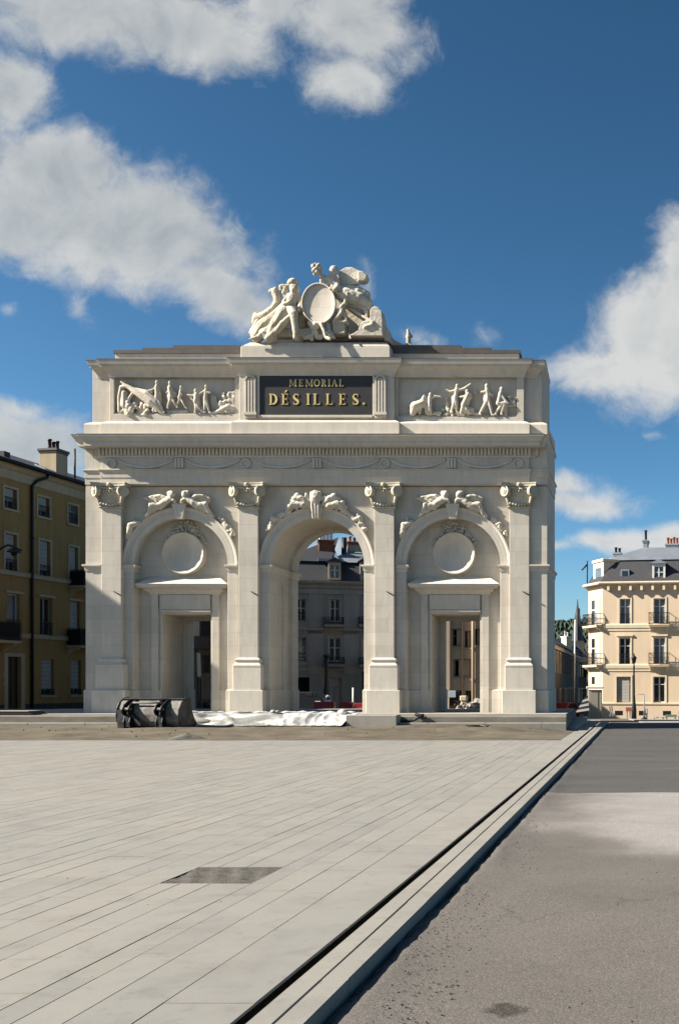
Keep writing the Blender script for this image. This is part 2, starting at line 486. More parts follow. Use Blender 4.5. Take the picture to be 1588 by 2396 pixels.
# pilasters
def pilaster(xc):
    s = MB(); hw = .338
    s.box(xc-hw, xc+hw, YP, YS+.05, 2.25, 7.62)
    sh = build('pilaster', s, M['stone'], gate, bevel=.012)
    q = MB()
    def ring(hw2, y, prof, mb=q): mb.mould([(xc-hw2, YS-.02), (xc-hw2, y), (xc+hw2, y), (xc+hw2, YS-.02)], prof)
    zt = Z(1541, 35.8)
    ring(hw, YP, [(0, zt-.29), (.14, zt-.29), (.14, zt-.22), (.11, zt-.19), (.085, zt-.16), (.06, zt-.145), (.06, zt-.11), (.085, zt-.095), (.10, zt-.05), (.085, zt-.01), (.05, zt), (.0, zt+.03)])
    zd = Z(1614, 35.7)
    q.box(xc-.485, xc+.485, YP-.13, YS, zd-.02, zt-.285)
    ring(.485, YP-.13, [(0, zd-.01), (.09, zd-.01), (.09, zd-.04), (0, zd-.08)])
    q.box(xc-.575, xc+.575, YP-.22, YS, ZB-.05, zd-.012)
    build('pedestal', q, M['stone_smooth'], sh, bevel=.02)
    # scrolled capital
    c = MB(); z0, z1 = Z(1189, YP), Z(1131, YP)
    ring(hw, YP, [(0, z0-.02), (.05, z0), (.07, z0+.03), (.05, z0+.06), (.01, z0+.075), (.01, z0+.2)], c)
    H = z1 - z0
    c.hexa([(xc-hw-.02, YP-.03, z0+.07), (xc+hw+.02, YP-.03, z0+.07), (xc+hw+.02, YS, z0+.07), (xc-hw-.02, YS, z0+.07)],
           [(xc-hw-.1, YP-.10, z1-.12), (xc+hw+.1, YP-.10, z1-.12), (xc+hw+.1, YS, z1-.12), (xc-hw-.1, YS, z1-.12)])
    # abacus with hollow front
    out = [(xc-.58, YS)] + [(xc-.58+1.16*t/12, YP-.27+.12*(1-(2*t/12-1)**2)) for t in range(13)] + [(xc+.58, YS)]
    c.prism(out, z1-.12, z1-.04, 'z')
    c.prism([(xc+(p[0]-xc)*1.02, p[1]-.015 if p[1] < YS else p[1]) for p in out], z1-.04, z1, 'z')
    for sg in (-1, 1):                       # corner scrolls set on the diagonal
        cx, cy, cz = xc + sg*.455, YP-.13, z1-.29
        ax = Vector((sg*.62, -.78, 0)); tn = Vector((sg*.78, .62, 0))
        for wd, r in ((.075, .185), (.10, .10), (.12, .045)):
            vs = []; n = 22
            for e in (-1, 1):
                for kk in range(n):
                    an = 2*pi*kk/n
                    vs.append(Vector((cx, cy, cz)) + ax*wd*e + tn*(r*cos(an)) + Vector((0,0,r*sin(an))))
            c.add(vs, [tuple(range(n)), tuple(range(2*n-1, n-1, -1))] + [(kk, (kk+1) % n, n+(kk+1) % n, n+kk) for kk in range(n)])
        c.tube([(cx - sg*.0, cy-.02, cz+.17), (xc + sg*.25, YP-.12, z1-.17), (xc, YP-.13, z1-.2)], [.045, .04, .035], 8)
        # leaf drop below the scroll
        c.cap((cx - sg*.03, cy+.02, cz-.17), (cx-sg*.10, cy+.06, z0+.1), .06, .035, 8)
    for t in range(-3, 4):                   # eggs and husks
        c.ell((xc+t*.1, YP-.10, z1-.27+.02*(t % 2)), (.042, .05, .06), n=8, m=6)
        c.ell((xc+t*.1, YP-.08, z0+.15-.05*(1-(t/3.)**2)), (.06, .06, .05), n=8, m=6)
    c.ell((xc, YP-.16, z1-.07), (.08, .07, .08), n=10, m=6)
    build('capital', c, M['carved_old'], sh)
for xc in PIL: pilaster(xc)

# entablature
PM = [(xl0, YB), (xl0, YW), (xl1, YW), (xl1, YM), (xr1, YM), (xr1, YW), (xr0, YW), (xr0b, YB)]
e = MB()
e.prism(PM, 8.30, 9.80, 'z')
e.mould(PM, [(-.02, 8.32), (.015, 8.325), (.015, 8.54), (.035, 8.545), (.035, 8.74), (.06, 8.78), (.085, 8.79), (.085, 8.835), (-.02, 8.86)])
en = build('entablature', e, M['stone'], gate, bevel=.006)
g = MB(); yf = YM - .012; zf = 8.86; zt = 9.22
def fx(px): return X(px, YM)
tabs = [262, 420, 576, 742, 900, 1056, 1212]
for i, t in enumerate(tabs):
    x = fx(t)
    if i % 2:                                   # triple tab
        for s in (-1, 0, 1): g.box(x+s*.11-.042, x+s*.11+.042, yf-.045, YM+.02, zf+.01, zt-.02)
        g.box(x-.17, x+.17, yf-.02, YM+.02, zt-.045, zt-.005)
    else:                                       # ring
        n = 22
        g.tube([(x+.15*cos(2*pi*k/n), yf-.005, zf+.17+.15*sin(2*pi*k/n)) for k in range(n+1)], .034, 7, False)
    if i < len(tabs)-1:                         # swag of cloth
        x2 = fx(tabs[i+1])
        pts = [(x+.17+(x2-x-.34)*u/20., yf-.005, zt-.06-.27*(1-(2*u/20.-1)**2)) for u in range(21)]
        g.tube(pts, [.03+.022*(1-(2*u/20.-1)**2) for u in range(21)], 8)
        g.tube([(p[0], p[1]+.006, p[2]+.045) for p in pts], .02, 6)
build('frieze_swag', g, M['stone_smooth'], en)
d = MB(); zd0, zd1 = 9.30, 9.53
nd = 118
for k in range(nd):
    x = xl1 - .08 + (xr1-xl1+.16)*(k+.5)/nd
    d.box(x-.036, x+.036, YM-.14, YM-.05, zd0, zd1)
build('dentil_band', d, M['stone_smooth'], en)
d = MB(); d2 = MB()
for yy in range(24):
    y = YW - .05 + yy*.122
    d.box(xr0-.41, xr0-.30, y-.036, y+.036, zd0, zd1); d2.box(xl0+.18, xl0+.29, y-.036, y+.036, zd0, zd1)
build('dentil_band', d, M['stone_smooth'], en); build('dentil_band', d2, M['stone_smooth'], en)
c = MB()
PMC = [(xl0+.33, YB), (xl0+.33, YW), (xl1, YW), (xl1, YM), (xr1, YM), (xr1, YW), (xr0-.45, YW), (xr0b-.5, YB)]
c.mould(PMC, [(-.03, 9.22), (.03, 9.235), (.06, 9.285), (.06, 9.53), (.15, 9.545), (.19, 9.56), (.38, 9.56), (.38, 9.55), (.41, 9.55), (.41, 9.69), (.44, 9.70), (.47, 9.77), (.53, 9.85), (.55, 9.86), (.55, 9.905), (.52, 9.915), (-.03, 9.97)])
build('cornice', c, M['stone_smooth'], gate)
flash = MB()
flash.mould(PMC, [(.562, 9.902), (.562, 9.922), (.45, 9.936), (.45, 9.927)])
build('lead_flashing', flash, M['lead'], gate)

# attic
YA, YAW, YAC, YAB = 35.95, 36.10, 35.80, 38.5
xa0, xa1, xa3, xa4 = X(217, YAW), X(257, YA), X(1225, YA), X(1267, YAW)
xc0, xc1 = X(560, YAC), X(922, YAC)
PA = [(xa0, YAB), (xa0, YAW), (xa1, YAW), (xa1, YA), (xc0, YA), (xc0, YAC), (xc1, YAC), (xc1, YA), (xa3, YA), (xa3, YAW), (xa4, YAW), (xa4+.12, YAB)]
a = MB()
a.prism([(xa0, YAB), (xa0, YAW), (xa4, YAW), (xa4+.12, YAB)], 9.7, 12.6, 'z')
pan = []
for (l, r, x0, x1, t, bt) in ((272, 553, xa1, xc0, 881, 971), (933, 1209, xc1, xa3, 884, 978)):
    h = [(X(l, 36.1), Z(bt, 36.1)), (X(r, 36.1), Z(bt, 36.1)), (X(r, 36.1), Z(t, 36.1)), (X(l, 36.1), Z(t, 36.1))]
    pan.append(h)
    a.prism([(x0, 9.75), (x1, 9.75), (x1, 12.3), (x0, 12.3)], YA, YAW+.02, holes=[h])
a.box(xc0, xc1, YAC, YAW+.02, 9.75, 12.3)
for l, r in ((1242, 1266), (219, 252)):       # strips on the recessed ends
    pass
at = build('attic', a, M['stone'], gate, bevel=.012)
s = MB()
s.mould(PA, [(-.03, 9.80), (.20, 9.81), (.20, 10.40), (.17, 10.44), (.11, 10.47), (.06, 10.50), (-.03, 10.53)])
build('attic_base', s, M['stone_smooth'], at)
s = MB()
PAC = [(xa0+.24, YAB), (xa0+.24, YAW), (xa1, YAW), (xa1, YA), (xc0, YA), (xc0, YAC), (xc1, YAC), (xc1, YA), (xa3, YA), (xa3, YAW), (xa4-.17, YAW), (xa4-.17, YAB)]
s.mould(PAC, [(-.03, 12.03), (.03, 12.04), (.045, 12.10), (.05, 12.13), (.09, 12.20), (.15, 12.28), (.22, 12.34), (.23, 12.345), (.23, 12.40), (.275, 12.42), (.295, 12.50), (.305, 12.56), (.27, 12.575), (-.03, 12.62)])
build('attic_cornice', s, M['stone_smooth'], at)
s = MB(); s.mould(PAC, [(.318, 12.562), (.318, 12.585), (.24, 12.6), (.24, 12.588)])
build('lead_flashing', s, M['lead'], at)
# raised band and low lead roof above
r = MB()
xb0, xb1 = X(270, 36.15), X(1213, 36.15)
r.box(xb0, xb1, 36.15, 38.3, 12.5, Z(824, 36.15))
build('parapet_band', r, M['stone_smooth'], at, bevel=.012)
zr = Z(824, 36.15)
r = MB()
for k, (ins, up) in enumerate(((-.05, .06), (.95, .15), (2.0, .25))):
    r.box(xb0+ins, xb1-ins, 36.10+.03*k, 38.35-.03*k, zr-.05 if k == 0 else zr+.02, zr+up)
build('roof', r, M['lead'], gate)
# dark hollow-sided roof behind the sculpture
v = MB(); zz = [(-188, 812), (-172, 808), (-150, 797), (-132, 782), (-120, 766), (-112, 750)]
y0 = 37.7; cxp = 742.3 + 33
pts = [(X(cxp+q, y0), Z(p, y0)) for q, p in zz]
pts = [(pts[0][0], zr-.03)] + pts + [(X(cxp-q, y0), Z(p, y0)) for q, p in reversed(zz)] + [(X(cxp+188, y0), zr-.03)]
v.prism(pts, y0, 38.4)
build('roof_hood', v, M['slate'], gate)

# inscription
ins = MB()
ix0, ix1, iz0, iz1 = X(608, YAC), X(872, YAC), Z(972, YAC), Z(876, YAC)
ins.box(ix0, ix1, YAC-.012, YAC+.05, iz0, iz1)
ip = build('inscription_panel', ins, M['plate'], gate, bevel=.006)
fr = MB()
fr.box(ix0-.07, ix0-.004, YAC-.05, YAC+.02, iz0-.05, iz1+.06); fr.box(ix1+.004, ix1+.07, YAC-.05, YAC+.02, iz0-.05, iz1+.06)
fr.box(ix0-.002, ix1+.002, YAC-.05, YAC+.02, iz1+.004, iz1+.06)
fr.box(ix0-.002, ix1+.002, YAC-.075, YAC+.02, iz0-.09, iz0-.003)
build('panel_frame', fr, M['stone_smooth'], ip, bevel=.008)
def glyph(mb, ch, x, z, h, y0, y1):
    """roman capitals, thick and thin strokes with feet"""
    T, t = .155, .06
    def q(pts): mb.prism([(x+p[0]*h, z+p[1]*h) for p in pts], y0, y1)
    def rect(a, b, c, d): q([(a, c), (b, c), (b, d), (a, d)])
    def foot(a, b, lo): rect(a, b, 0 if lo else 1-.055, .055 if lo else 1)
    def stem(cx, tt=T):
        rect(cx-tt/2, cx+tt/2, .05, .95); foot(cx-tt/2-.09, cx+tt/2+.09, 1); foot(cx-tt/2-.09, cx+tt/2+.09, 0)
    def ribbon(pts, wd):
        L = []; R = []
        for i, p in enumerate(pts):
            a = Vector(pts[max(i-1, 0)]); b2 = Vector(pts[min(i+1, len(pts)-1)]); tn = (b2-a).normalized(); nn = Vector((-tn.y, tn.x))
            L.append(Vector(p)+nn*wd[i]/2); R.append(Vector(p)-nn*wd[i]/2)
        for i in range(len(pts)-1): q([tuple(L[i]), tuple(L[i+1]), tuple(R[i+1]), tuple(R[i])])
    def bar(a, b, zc, serif, tk=t):
        rect(a, b, zc-tk/2, zc+tk/2)
        if serif: q([(b, zc-tk/2 if serif > 0 else zc+tk/2), (b, zc+serif), (b-.05, zc+tk/2 if serif > 0 else zc-tk/2)])
    if ch in 'DEÉILMRAOS.':
        pass
    if ch == 'I': stem(.2); return .4
    if ch == 'L': stem(.2); bar(.2, .66, .04, .24); return .68
    if ch in 'EÉ':
        stem(.2); bar(.2, .64, .04, .23); bar(.2, .62, .96, -.22); bar(.2, .5, .51, 0); rect(.47, .52, .40, .62)
        if ch == 'É': q([(.30, 1.08), (.40, 1.08), (.58, 1.30), (.44, 1.32)])
        return .68
    if ch == 'D':
        stem(.2); n = 14
        ribbon([(.28+.42*sin(pi*i/n), .5-.46*cos(pi*i/n)) for i in range(n+1)], [.075+.12*sin(pi*i/n) for i in range(n+1)]); return .82
    if ch == 'O':
        n = 24
        ribbon([(.44+.36*sin(2*pi*i/n), .5-.45*cos(2*pi*i/n)) for i in range(n+1)], [.08+.12*abs(sin(2*pi*i/n)) for i in range(n+1)]); return .88
    if ch == 'S':
        P = [(.08,.24),(.12,.11),(.24,.04),(.38,.06),(.49,.16),(.50,.28),(.42,.39),(.28,.49),(.15,.60),(.10,.73),(.15,.87),(.27,.955),(.40,.94),(.48,.85),(.51,.74)]
        ribbon(P, [.06,.07,.08,.10,.14,.18,.20,.21,.19,.15,.11,.08,.07,.06,.05]); rect(.055, .10, .03, .28); rect(.49, .53, .70, .98); return .58
    if ch == 'M':
        stem(.14, .08); q([(.10, 1), (.28, 1), (.60, .05), (.52, .05)]); q([(.52, .05), (.58, .05), (.92, 1), (.84, 1)]); stem(.92); return 1.12
    if ch == 'R':
        stem(.2); n = 10
        ribbon([(.28+.27*sin(pi*i/n), .73-.22*cos(pi*i/n)) for i in range(n+1)], [.075+.1*sin(pi*i/n) for i in range(n+1)])
        q([(.32, .5), (.48, .5), (.76, .0), (.58, .0)]); return .76
    if ch == 'A':
        q([(.36, 1), (.46, 1), (.80, .04), (.60, .04)]); q([(.36, 1), (.42, .92), (.14, .04), (.06, .04)]); rect(.2, .62, .32, .39)
        foot(0, .22, 1); foot(.54, .88, 1); return .86
    if ch == '.':
        n = 10; q([(.1+.1*cos(2*pi*i/n), .1+.1*sin(2*pi*i/n)) for i in range(n)]); return .2
    return .5
lt = MB()
yl0, yl1 = YAC-.032, YAC-.008
h = (948-922)*YAC/F
for ch, px in zip('DÉSILLES.', (629, 658, 685, 716, 732, 761.5, 792, 824, 848.5)):
    glyph(lt, ch, X(px, YAC), Z(947.5, YAC), h, yl0, yl1)
build('lettering', lt, M['gold'], ip); lt = MB()
h2 = 17.5*YAC/F
for ch, px in zip('MEMORIAL', (677, 699, 715, 734.5, 751.5, 767, 776, 793)):
    glyph(lt, ch, X(px, YAC), Z(904.5, YAC), h2*.93, yl0, yl1)
build('lettering', lt, M['gold'], ip)

# fluted consoles either side
for px0, px1, t in ((573, 601, 874), (875, 908, 889)):
    k = MB(); x0, x1 = X(573 if px0 == 573 else 876.5, YAC), X(601 if px0 == 573 else 904.5, YAC)
    zt, zb = Z(884, YAC), Z(970, YAC); xm, hw = (x0+x1)/2, (x1-x0)/2
    out = [(x0, zb), (x1, zb), (x1, zt-hw*.6)] + [(xm+hw*cos(pi*i/12), zt-hw*.6+hw*.6*sin(pi*i/12)) for i in range(1, 12)] + [(x0, zt-hw*.6)]
    k.prism(out, YAC-.035, YAC+.02)
    for i in range(4):
        x = x0 + (x1-x0)*(i+.5)/4
        k.box(x-.028, x+.028, YAC-.085, YAC-.02, zb+.07, zt-hw*.55)
    k.arc_band(xm, zt-hw*.6, [(hw*.72, YAC-.09), (hw, YAC-.09), (hw, YAC-.02), (hw*.72, YAC-.02)], n=16)
    k.box(x0-.02, x1+.02, YAC-.12, YAC+.02, zb-.03, zb+.06)
    k.box(x0-.0, x1+.0, YAC-.06, YAC+.02, zb-.13, zb-.03)
    build('console', k, M['stone_smooth'], gate, bevel=.006)

# door cases with canopies, hollow roundels and wreaths in the side bays
for i, c in ((0, CB[0]), (1, CB[2])):
    dc = DC[i]
    cn = MB(); yc = YT - .40
    zt, zb = Z(1366, 36.0), Z(1389, 36.1)
    hw = RI - .42
    cn.mould([(c-hw, YT+.01), (c-hw, YT-.06), (c+hw, YT-.06), (c+hw, YT+.01)],
             [(-.02, zb-.02), (.03, zb), (.05, zb+.06), (.16, zb+.13), (.17, zb+.19), (.33, zb+.21), (.33, zt-.08), (.36, zt-.06), (.385, zt), (.37, zt+.01), (-.06, zt+.30), (-.08, zt+.3)])
    cn.box(c-hw+.02, c+hw-.02, YT-.05, YT+.01, zb-.01, zt+.28)
    ca = build('canopy', cn, M['stone_smooth'], gate)
    ds = MB(); zl = Z(1434, YT)
    for sg in (-1, 1):
        ds.box(c+sg*(hw-.02), c+sg*(DW+.09), YT-.07, YT+.01, ZB+.0, zb+.004)
        ds.box(dc+sg*(DW+.0), dc+sg*(DW+.055), YT-.035, YT+.01, ZB, DT)
    ds.box(c-DW-.03, c+DW+.03, YT-.09, YT+.01, zl+.10, zb-.02)
    ds.box(dc-DW-.02, dc+DW+.02, YT-.13, YT+.01, zl+.02, zl+.09)
    build('door_case', ds, M['stone'], gate, bevel=.008)
    ro = MB()
    zc = ZMED; n = 48; YR = YT-.25
    R0 = RMED; vs = []; fs = []; dep = .29; rs = (R0*R0+dep*dep)/(2*dep)
    rings = 10
    for q in range(rings):
        r = R0*(1-q/rings); yy = YR + sqrt(max(rs*rs-r*r, 0)) - (rs-dep)
        for kk in range(n): vs.append((c+r*cos(2*pi*kk/n), yy, zc+r*sin(2*pi*kk/n)))
    vs.append((c, YR+dep, zc))
    for q in range(rings-1):
        for kk in range(n):
            k2 = (kk+1) % n; fs.append((q*n+kk, q*n+k2, (q+1)*n+k2, (q+1)*n+kk))
    for kk in range(n): fs.append(((rings-1)*n+kk, (rings-1)*n+(kk+1) % n, rings*n))
    ro.add(vs, fs, True)
    rd = build('roundel', ro, M['stone_smooth'], gate)
    ri = MB(); ri.arc_band(c, zc, [(R0-.008, YR-.004), (R0+.012, YR-.012), (R0+.03, YR), (R0+.04, YT+.01), (R0-.012, YT+.01)], 0, 360, 64)
    build('rim', ri, M['stone_smooth'], rd)
    wr = MB(); rnd = random.Random(31+i)
    for k in range(150):
        an = radians(rnd.uniform(28, 152)); sp = .12+.26*max(0, sin(an*1.0))**3
        r = R0+.06+rnd.random()*sp
        if abs(an-pi/2) > .5: r = R0+.05+rnd.random()*.12
        wr.ell((c+r*cos(an), YT-.02-rnd.random()*.07, zc+r*sin(an)), (rnd.uniform(.03, .07), .035, rnd.uniform(.025, .045)),
               Matrix.Rotation(rnd.uniform(0, 3), 3, 'Y'), 7, 5)
    for sg in (-1, 1):
        wr.tube([(c+sg*.1, YT-.02, zc+R0+.25), (c+sg*.4, YT-.02, zc+R0+.17), (c+sg*.62, YT-.01, zc+R0-.1), (c+sg*.82, YT-.0, zc+.25)], [.05, .035, .03, .015], 7)
    build('wreath', wr, M['carved'], rd)

# iron pegs on the pilasters, each with its shadow built as a black streak
for k, xc in enumerate(PIL):
    px = (267, 587, 904, 1222)[k]
    t = MB(); x = X(px, YP); z = Z(1384, YP)
    t.tube([(x, YP+.02, z), (x+.02, YP-.055, z-.01), (x+.06, YP-.07, z-.03)], [.014, .014, .01], 8)
    t.cap((x+.02, YP-.03, z-.01), (x+.16, YP-.02, z-.085), .012, .02, 6); t.cap((x+.16, YP-.02, z-.085), (x+.27, YP-.012, z-.135), .02, .008, 6)
    build('peg_and_shadow', t, M['iron'], gate)
# ================================================================== CARVING
def mapper(px0, py0, f, y):
    def m(zx, zy, d=0.):
        """d: metres in front of the plane"""
        return Vector((X(px0+f*zx, y), y-d, Z(py0+f*zy, y)))
    m.u = f*y/F
    return m
def limbs(mb, m, pts, rad, n=8):
    P = [m(*p) for p in pts]
    if not hasattr(rad, '__len__'): rad = [rad]*len(P)
    mb.limb(P, [r*m.u for r in rad], n)
def ball(mb, m, p, r, d=None, rot=0.):
    q = m(*p)
    if not hasattr(r, '__len__'): r = (r, r)
    mb.ell(q, (r[0]*m.u, d or r[0]*m.u, r[1]*m.u), Matrix.Rotation(radians(rot), 3, 'Y'), 12, 8)
def poly(mb, m, pts, d0, d1):
    P = [m(p[0], p[1]) for p in pts]; y = P[0].y
    mb.prism([(p.x, p.z) for p in P], y-d1, y-d0)
def rubble(mb, m, zx0, zx1, zy0, zy1, n, r, d, seed):
    rn = random.Random(seed)
    for _ in range(n):
        p = m(rn.uniform(zx0, zx1), rn.uniform(zy0, zy1), rn.uniform(0, d))
        s = rn.uniform(.5, 1)*r*m.u
        mb.ell(p, (s*rn.uniform(.7, 1.4), s*.8, s*rn.uniform(.6, 1)), Matrix.Rotation(rn.uniform(0, 3), 3, 'Y'), 7, 5)
VX = .022

# ---- left attic relief
m = mapper(180, 800, .3571, 36.09)
rel = MB(); poly(rel, m, [(258, 482), (1046, 482), (1046, 470), (258, 470)], -.02, .10)
lr = build('relief_panel', rel, M['carved'], gate)
q = MB()
limbs(q, m, [(305, 268, .12), (400, 335, .14), (500, 400, .14), (572, 470, .10)], [9, 22, 30, 16])
limbs(q, m, [(395, 318, .10), (470, 350, .12), (530, 405, .12), (555, 455, .1)], [16, 30, 30, 20])
limbs(q, m, [(300, 300, .1), (288, 370, .12), (290, 460, .1)], [12, 11, 13])
limbs(q, m, [(300, 300, .1), (340, 300, .12), (375, 330, .1)], [12, 12, 9])
limbs(q, m, [(372, 345, .08), (350, 380, .1), (355, 430, .1), (300, 465, .1)], [11, 11, 12, 12])
limbs(q, m, [(318, 340, .06), (322, 420, .08)], [22, 26])
rubble(q, m, 340, 520, 405, 488, 46, 22, .16, 1)
build('cannon', q, M['carved'], lr, remesh=VX)
def person(mb, m, head, neck, hip, feet, hands, hr=11, tr=15, lr_=8, d=.19, elbows=None, knees=None):
    hr *= 1.12; tr *= 1.12; lr_ *= 1.3
    ball(mb, m, (head[0], head[1], d+.02), (hr, hr*1.2))
    limbs(mb, m, [(neck[0], neck[1], d), ((neck[0]+hip[0])/2, (neck[1]+hip[1])/2, d), (hip[0], hip[1], d)], [tr*.9, tr*.78, tr*.85])
    limbs(mb, m, [(head[0], head[1], d), (neck[0], neck[1], d)], [hr*.6, hr*.65])
    sd_ = -1 if (head[0] % 2) < 1 else 1
    limbs(mb, m, [(neck[0]+sd_*6, neck[1]+4, d-.07), (hip[0]+sd_*12, hip[1]-4, d-.06), (hip[0]+sd_*16, (hip[1]*1.4+feet[0][1]*.6)/2, d-.09)], [tr*.75, tr*1.0, tr*.7])
    for i, f in enumerate(feet):
        k = knees[i] if knees else ((hip[0]+f[0])/2+3, (hip[1]+f[1])/2)
        limbs(mb, m, [(hip[0], hip[1], d-.02), (k[0], k[1], d), (f[0], f[1], d-.04), (f[0]+10, f[1]+3, d-.02)], [lr_*1.25, lr_*.95, lr_*.6, lr_*.5])
    for i, h in enumerate(hands):
        e = elbows[i] if elbows else ((neck[0]+h[0])/2, (neck[1]+h[1])/2+8)
        limbs(mb, m, [(neck[0], neck[1]+6, d), (e[0], e[1], d+.02), (h[0], h[1], d+.02)], [lr_*.9, lr_*.75, lr_*.55])
q = MB()
person(q, m, (543, 277), (540, 305), (540, 375), [(578, 466), (528, 462)], [(487, 330), (562, 345)])
limbs(q, m, [(525, 310, .1), (500, 345, .1), (495, 370, .08)], [9, 12, 8])
person(q, m, (628, 281), (626, 312), (634, 368), [(604, 440), (664, 432)], [(605, 345), (662, 350)], tr=18)
limbs(q, m, [(640, 330, .08), (655, 360, .08)], [16, 16])
person(q, m, (700, 309), (696, 330), (690, 372), [(664, 437), (724, 440)], [(680, 378), (712, 360)], hr=9, tr=11, lr_=6)
poly(q, m, [(588, 452), (730, 448), (735, 474), (600, 476)], -.02, .1)
build('soldiers', q, M['carved'], lr, remesh=VX)
q = MB()
person(q, m, (795, 332), (800, 352), (792, 400), [(785, 470), (838, 468)], [(742, 358), (850, 332)], knees=[(795, 440), (812, 440)], tr=17)
limbs(q, m, [(745, 360, .12), (765, 385, .12), (800, 375, .12)], [8, 10, 8])
person(q, m, (862, 303), (860, 325), (855, 380), [(845, 465), (878, 468)], [(850, 400), (890, 345)], hr=9, tr=12)
poly(q, m, [(872, 345), (915, 350), (938, 470), (890, 470)], -.02, .07)
rubble(q, m, 940, 1010, 338, 465, 26, 20, .14, 2)
limbs(q, m, [(880, 474, .1), (940, 460, .12), (1000, 430, .12), (1040, 440, .1)], [8, 14, 20, 14])
poly(q, m, [(998, 330), (1040, 326), (1042, 470), (1000, 470)], -.02, .12)
rubble(q, m, 1030, 1044, 330, 370, 5, 12, .14, 3)
build('gunners', q, M['carved'], lr, remesh=VX)
# ---- right attic relief
m = mapper(740, 780, .3635, 36.09)
rel = MB(); poly(rel, m, [(530, 546), (1290, 546), (1290, 534), (530, 534)], -.02, .10)
rr = build('relief_panel', rel, M['carved'], gate)
q = MB()
limbs(q, m, [(622, 520, .1), (640, 478, .14), (690, 455, .16)], [22, 34, 26]); limbs(q, m, [(690, 450, .14), (700, 410, .16)], [22, 13])
limbs(q, m, [(680, 470, .14), (668, 520, .12)], [12, 9]); limbs(q, m, [(705, 470, .14), (712, 522, .12)], [11, 8])
person(q, m, (740, 405), (736, 425), (734, 480), [(722, 528), (742, 528)], [(806, 420)], elbows=[(770, 415)], tr=15)
build('kneeling_figures', q, M['carved'], rr, remesh=VX)
q = MB()
person(q, m, (912, 350), (908, 372), (898, 425), [(872, 512), (905, 512)], [(838, 375), (996, 338)], elbows=[(868, 388), (955, 368)], tr=16, lr_=10)
person(q, m, (975, 385), (982, 402), (950, 470), [(930, 520), (990, 520)], [(930, 420), (1000, 425)], tr=19, hr=12, lr_=10)
limbs(q, m, [(960, 500, .1), (1000, 495, .1), (1010, 520, .1)], [22, 18, 10])
limbs(q, m, [(840, 420, .1), (842, 490, .1)], [8, 10])
rubble(q, m, 730, 1050, 512, 534, 46, 15, .12, 5); rubble(q, m, 815, 870, 480, 530, 10, 15, .12, 6)
limbs(q, m, [(1022, 362, .1), (1022, 388, .1), (1042, 392, .1)], [6, 6, 5]); ball(q, m, (1062, 385, .1), 9)
build('group_of_figures', q, M['carved'], rr, remesh=VX)
q = MB()
person(q, m, (1100, 350), (1102, 374), (1106, 432), [(1052, 526), (1132, 530)], [(1066, 388), (1136, 412)], tr=17, hr=12, lr_=10)
person(q, m, (1195, 371), (1188, 396), (1172, 460), [(1150, 526), (1190, 526)], [(1238, 460)], knees=[(1205, 458), (1215, 462)], elbows=[(1212, 432)], tr=15, hr=12, lr_=10)
poly(q, m, [(1213, 462), (1234, 462), (1228, 534), (1206, 534)], -.02, .12); poly(q, m, [(1225, 462), (1288, 462), (1288, 474), (1225, 474)], -.02, .12)
rubble(q, m, 1235, 1290, 412, 462, 16, 14, .12, 8)
build('standing_figures', q, M['carved'], rr, remesh=VX)

# ---- figures lying on the arches
def polar(c, r, a, d=0.): return Vector((c + r*cos(radians(a)), YS-d*.8, ZSPR + r*sin(radians(a))))
def recliner(mb, c, s):
    A = lambda t: 90 + s*t
    P = lambda r, t, d: polar(c, r, A(t), d)
    mb.ell(P(RO+.42, 5.5, .29), (.115, .13, .14)); mb.ell(P(RO+.47, 6.5, .25), (.13, .12, .10))       # head and hair
    mb.cap(P(RO+.34, 6, .27), P(RO+.27, 9, .25), .07, .08)
    mb.limb([P(RO+.27, 8.5, .25), P(RO+.20, 13, .27), P(RO+.14, 18, .24)], [.125, .115, .125])   # trunk
    mb.limb([P(RO+.14, 18, .25), P(RO+.28, 24, .3), P(RO+.07, 30, .24), P(RO+.03, 34, .2)], [.11, .09, .06, .04])
    mb.limb([P(RO+.12, 18, .18), P(RO+.15, 26, .2), P(RO+.05, 35, .16)], [.11, .085, .05])
    for k in range(5): mb.limb([P(RO+.10, 14+3*k, .24), P(RO+.02+.03*(k % 2), 18+4*k, .2)], [.06, .04])      # folds of the gown
    mb.limb([P(RO+.29, 9, .3), P(RO+.22, 4, .34), P(RO+.13, 3, .28)], [.07, .06, .05])
    mb.limb([P(RO+.3, 10, .26), P(RO+.44, 14, .28), P(RO+.50, 19, .24)], [.07, .06, .04])
def wingplate(mb, pts, d0, d1):
    mb.prism([(p.x, p.z) for p in pts], YS-d1, YS-d0)
rn = random.Random(5)
for i in (0, 2):
    c = CB[i]; q = MB()
    for s in (1, -1): recliner(q, c, s)
    for s, tip in ((1, (30, .66)), (-1, (25, .56))):
        A = lambda t: 90 + s*t
        wingplate(q, [polar(c, RO+.32, A(13)), polar(c, RO+.55, A(16)), polar(c, RO+tip[1], A(tip[0])), polar(c, RO+.32, A(24))], -.02, .17)
    # drapery and leaf trails
    for k in range(34):
        t = 40 + 22*k/34.
        q.ell(polar(c, RO+.04+rn.random()*.14, 90-t, .05+rn.random()*.12), (rn.uniform(.04, .09), .06, rn.uniform(.03, .06)), Matrix.Rotation(rn.uniform(0, 3), 3, 'Y'), 8, 5)
    q.limb([polar(c, RO+.04, 134, .12), polar(c, RO+.16, 141, .16), polar(c, RO+.08, 148, .14), polar(c, RO+.04, 153, .1)], [.08, .12, .10, .05])
    q.limb([polar(c, RO+.16, 136, .12), polar(c, RO+.33, 134, .12)], [.06, .02])
    build('spandrel_figures', q, M['carved'], gate, remesh=.025, disp=(.12, .05))
c = CB[1]; q = MB()
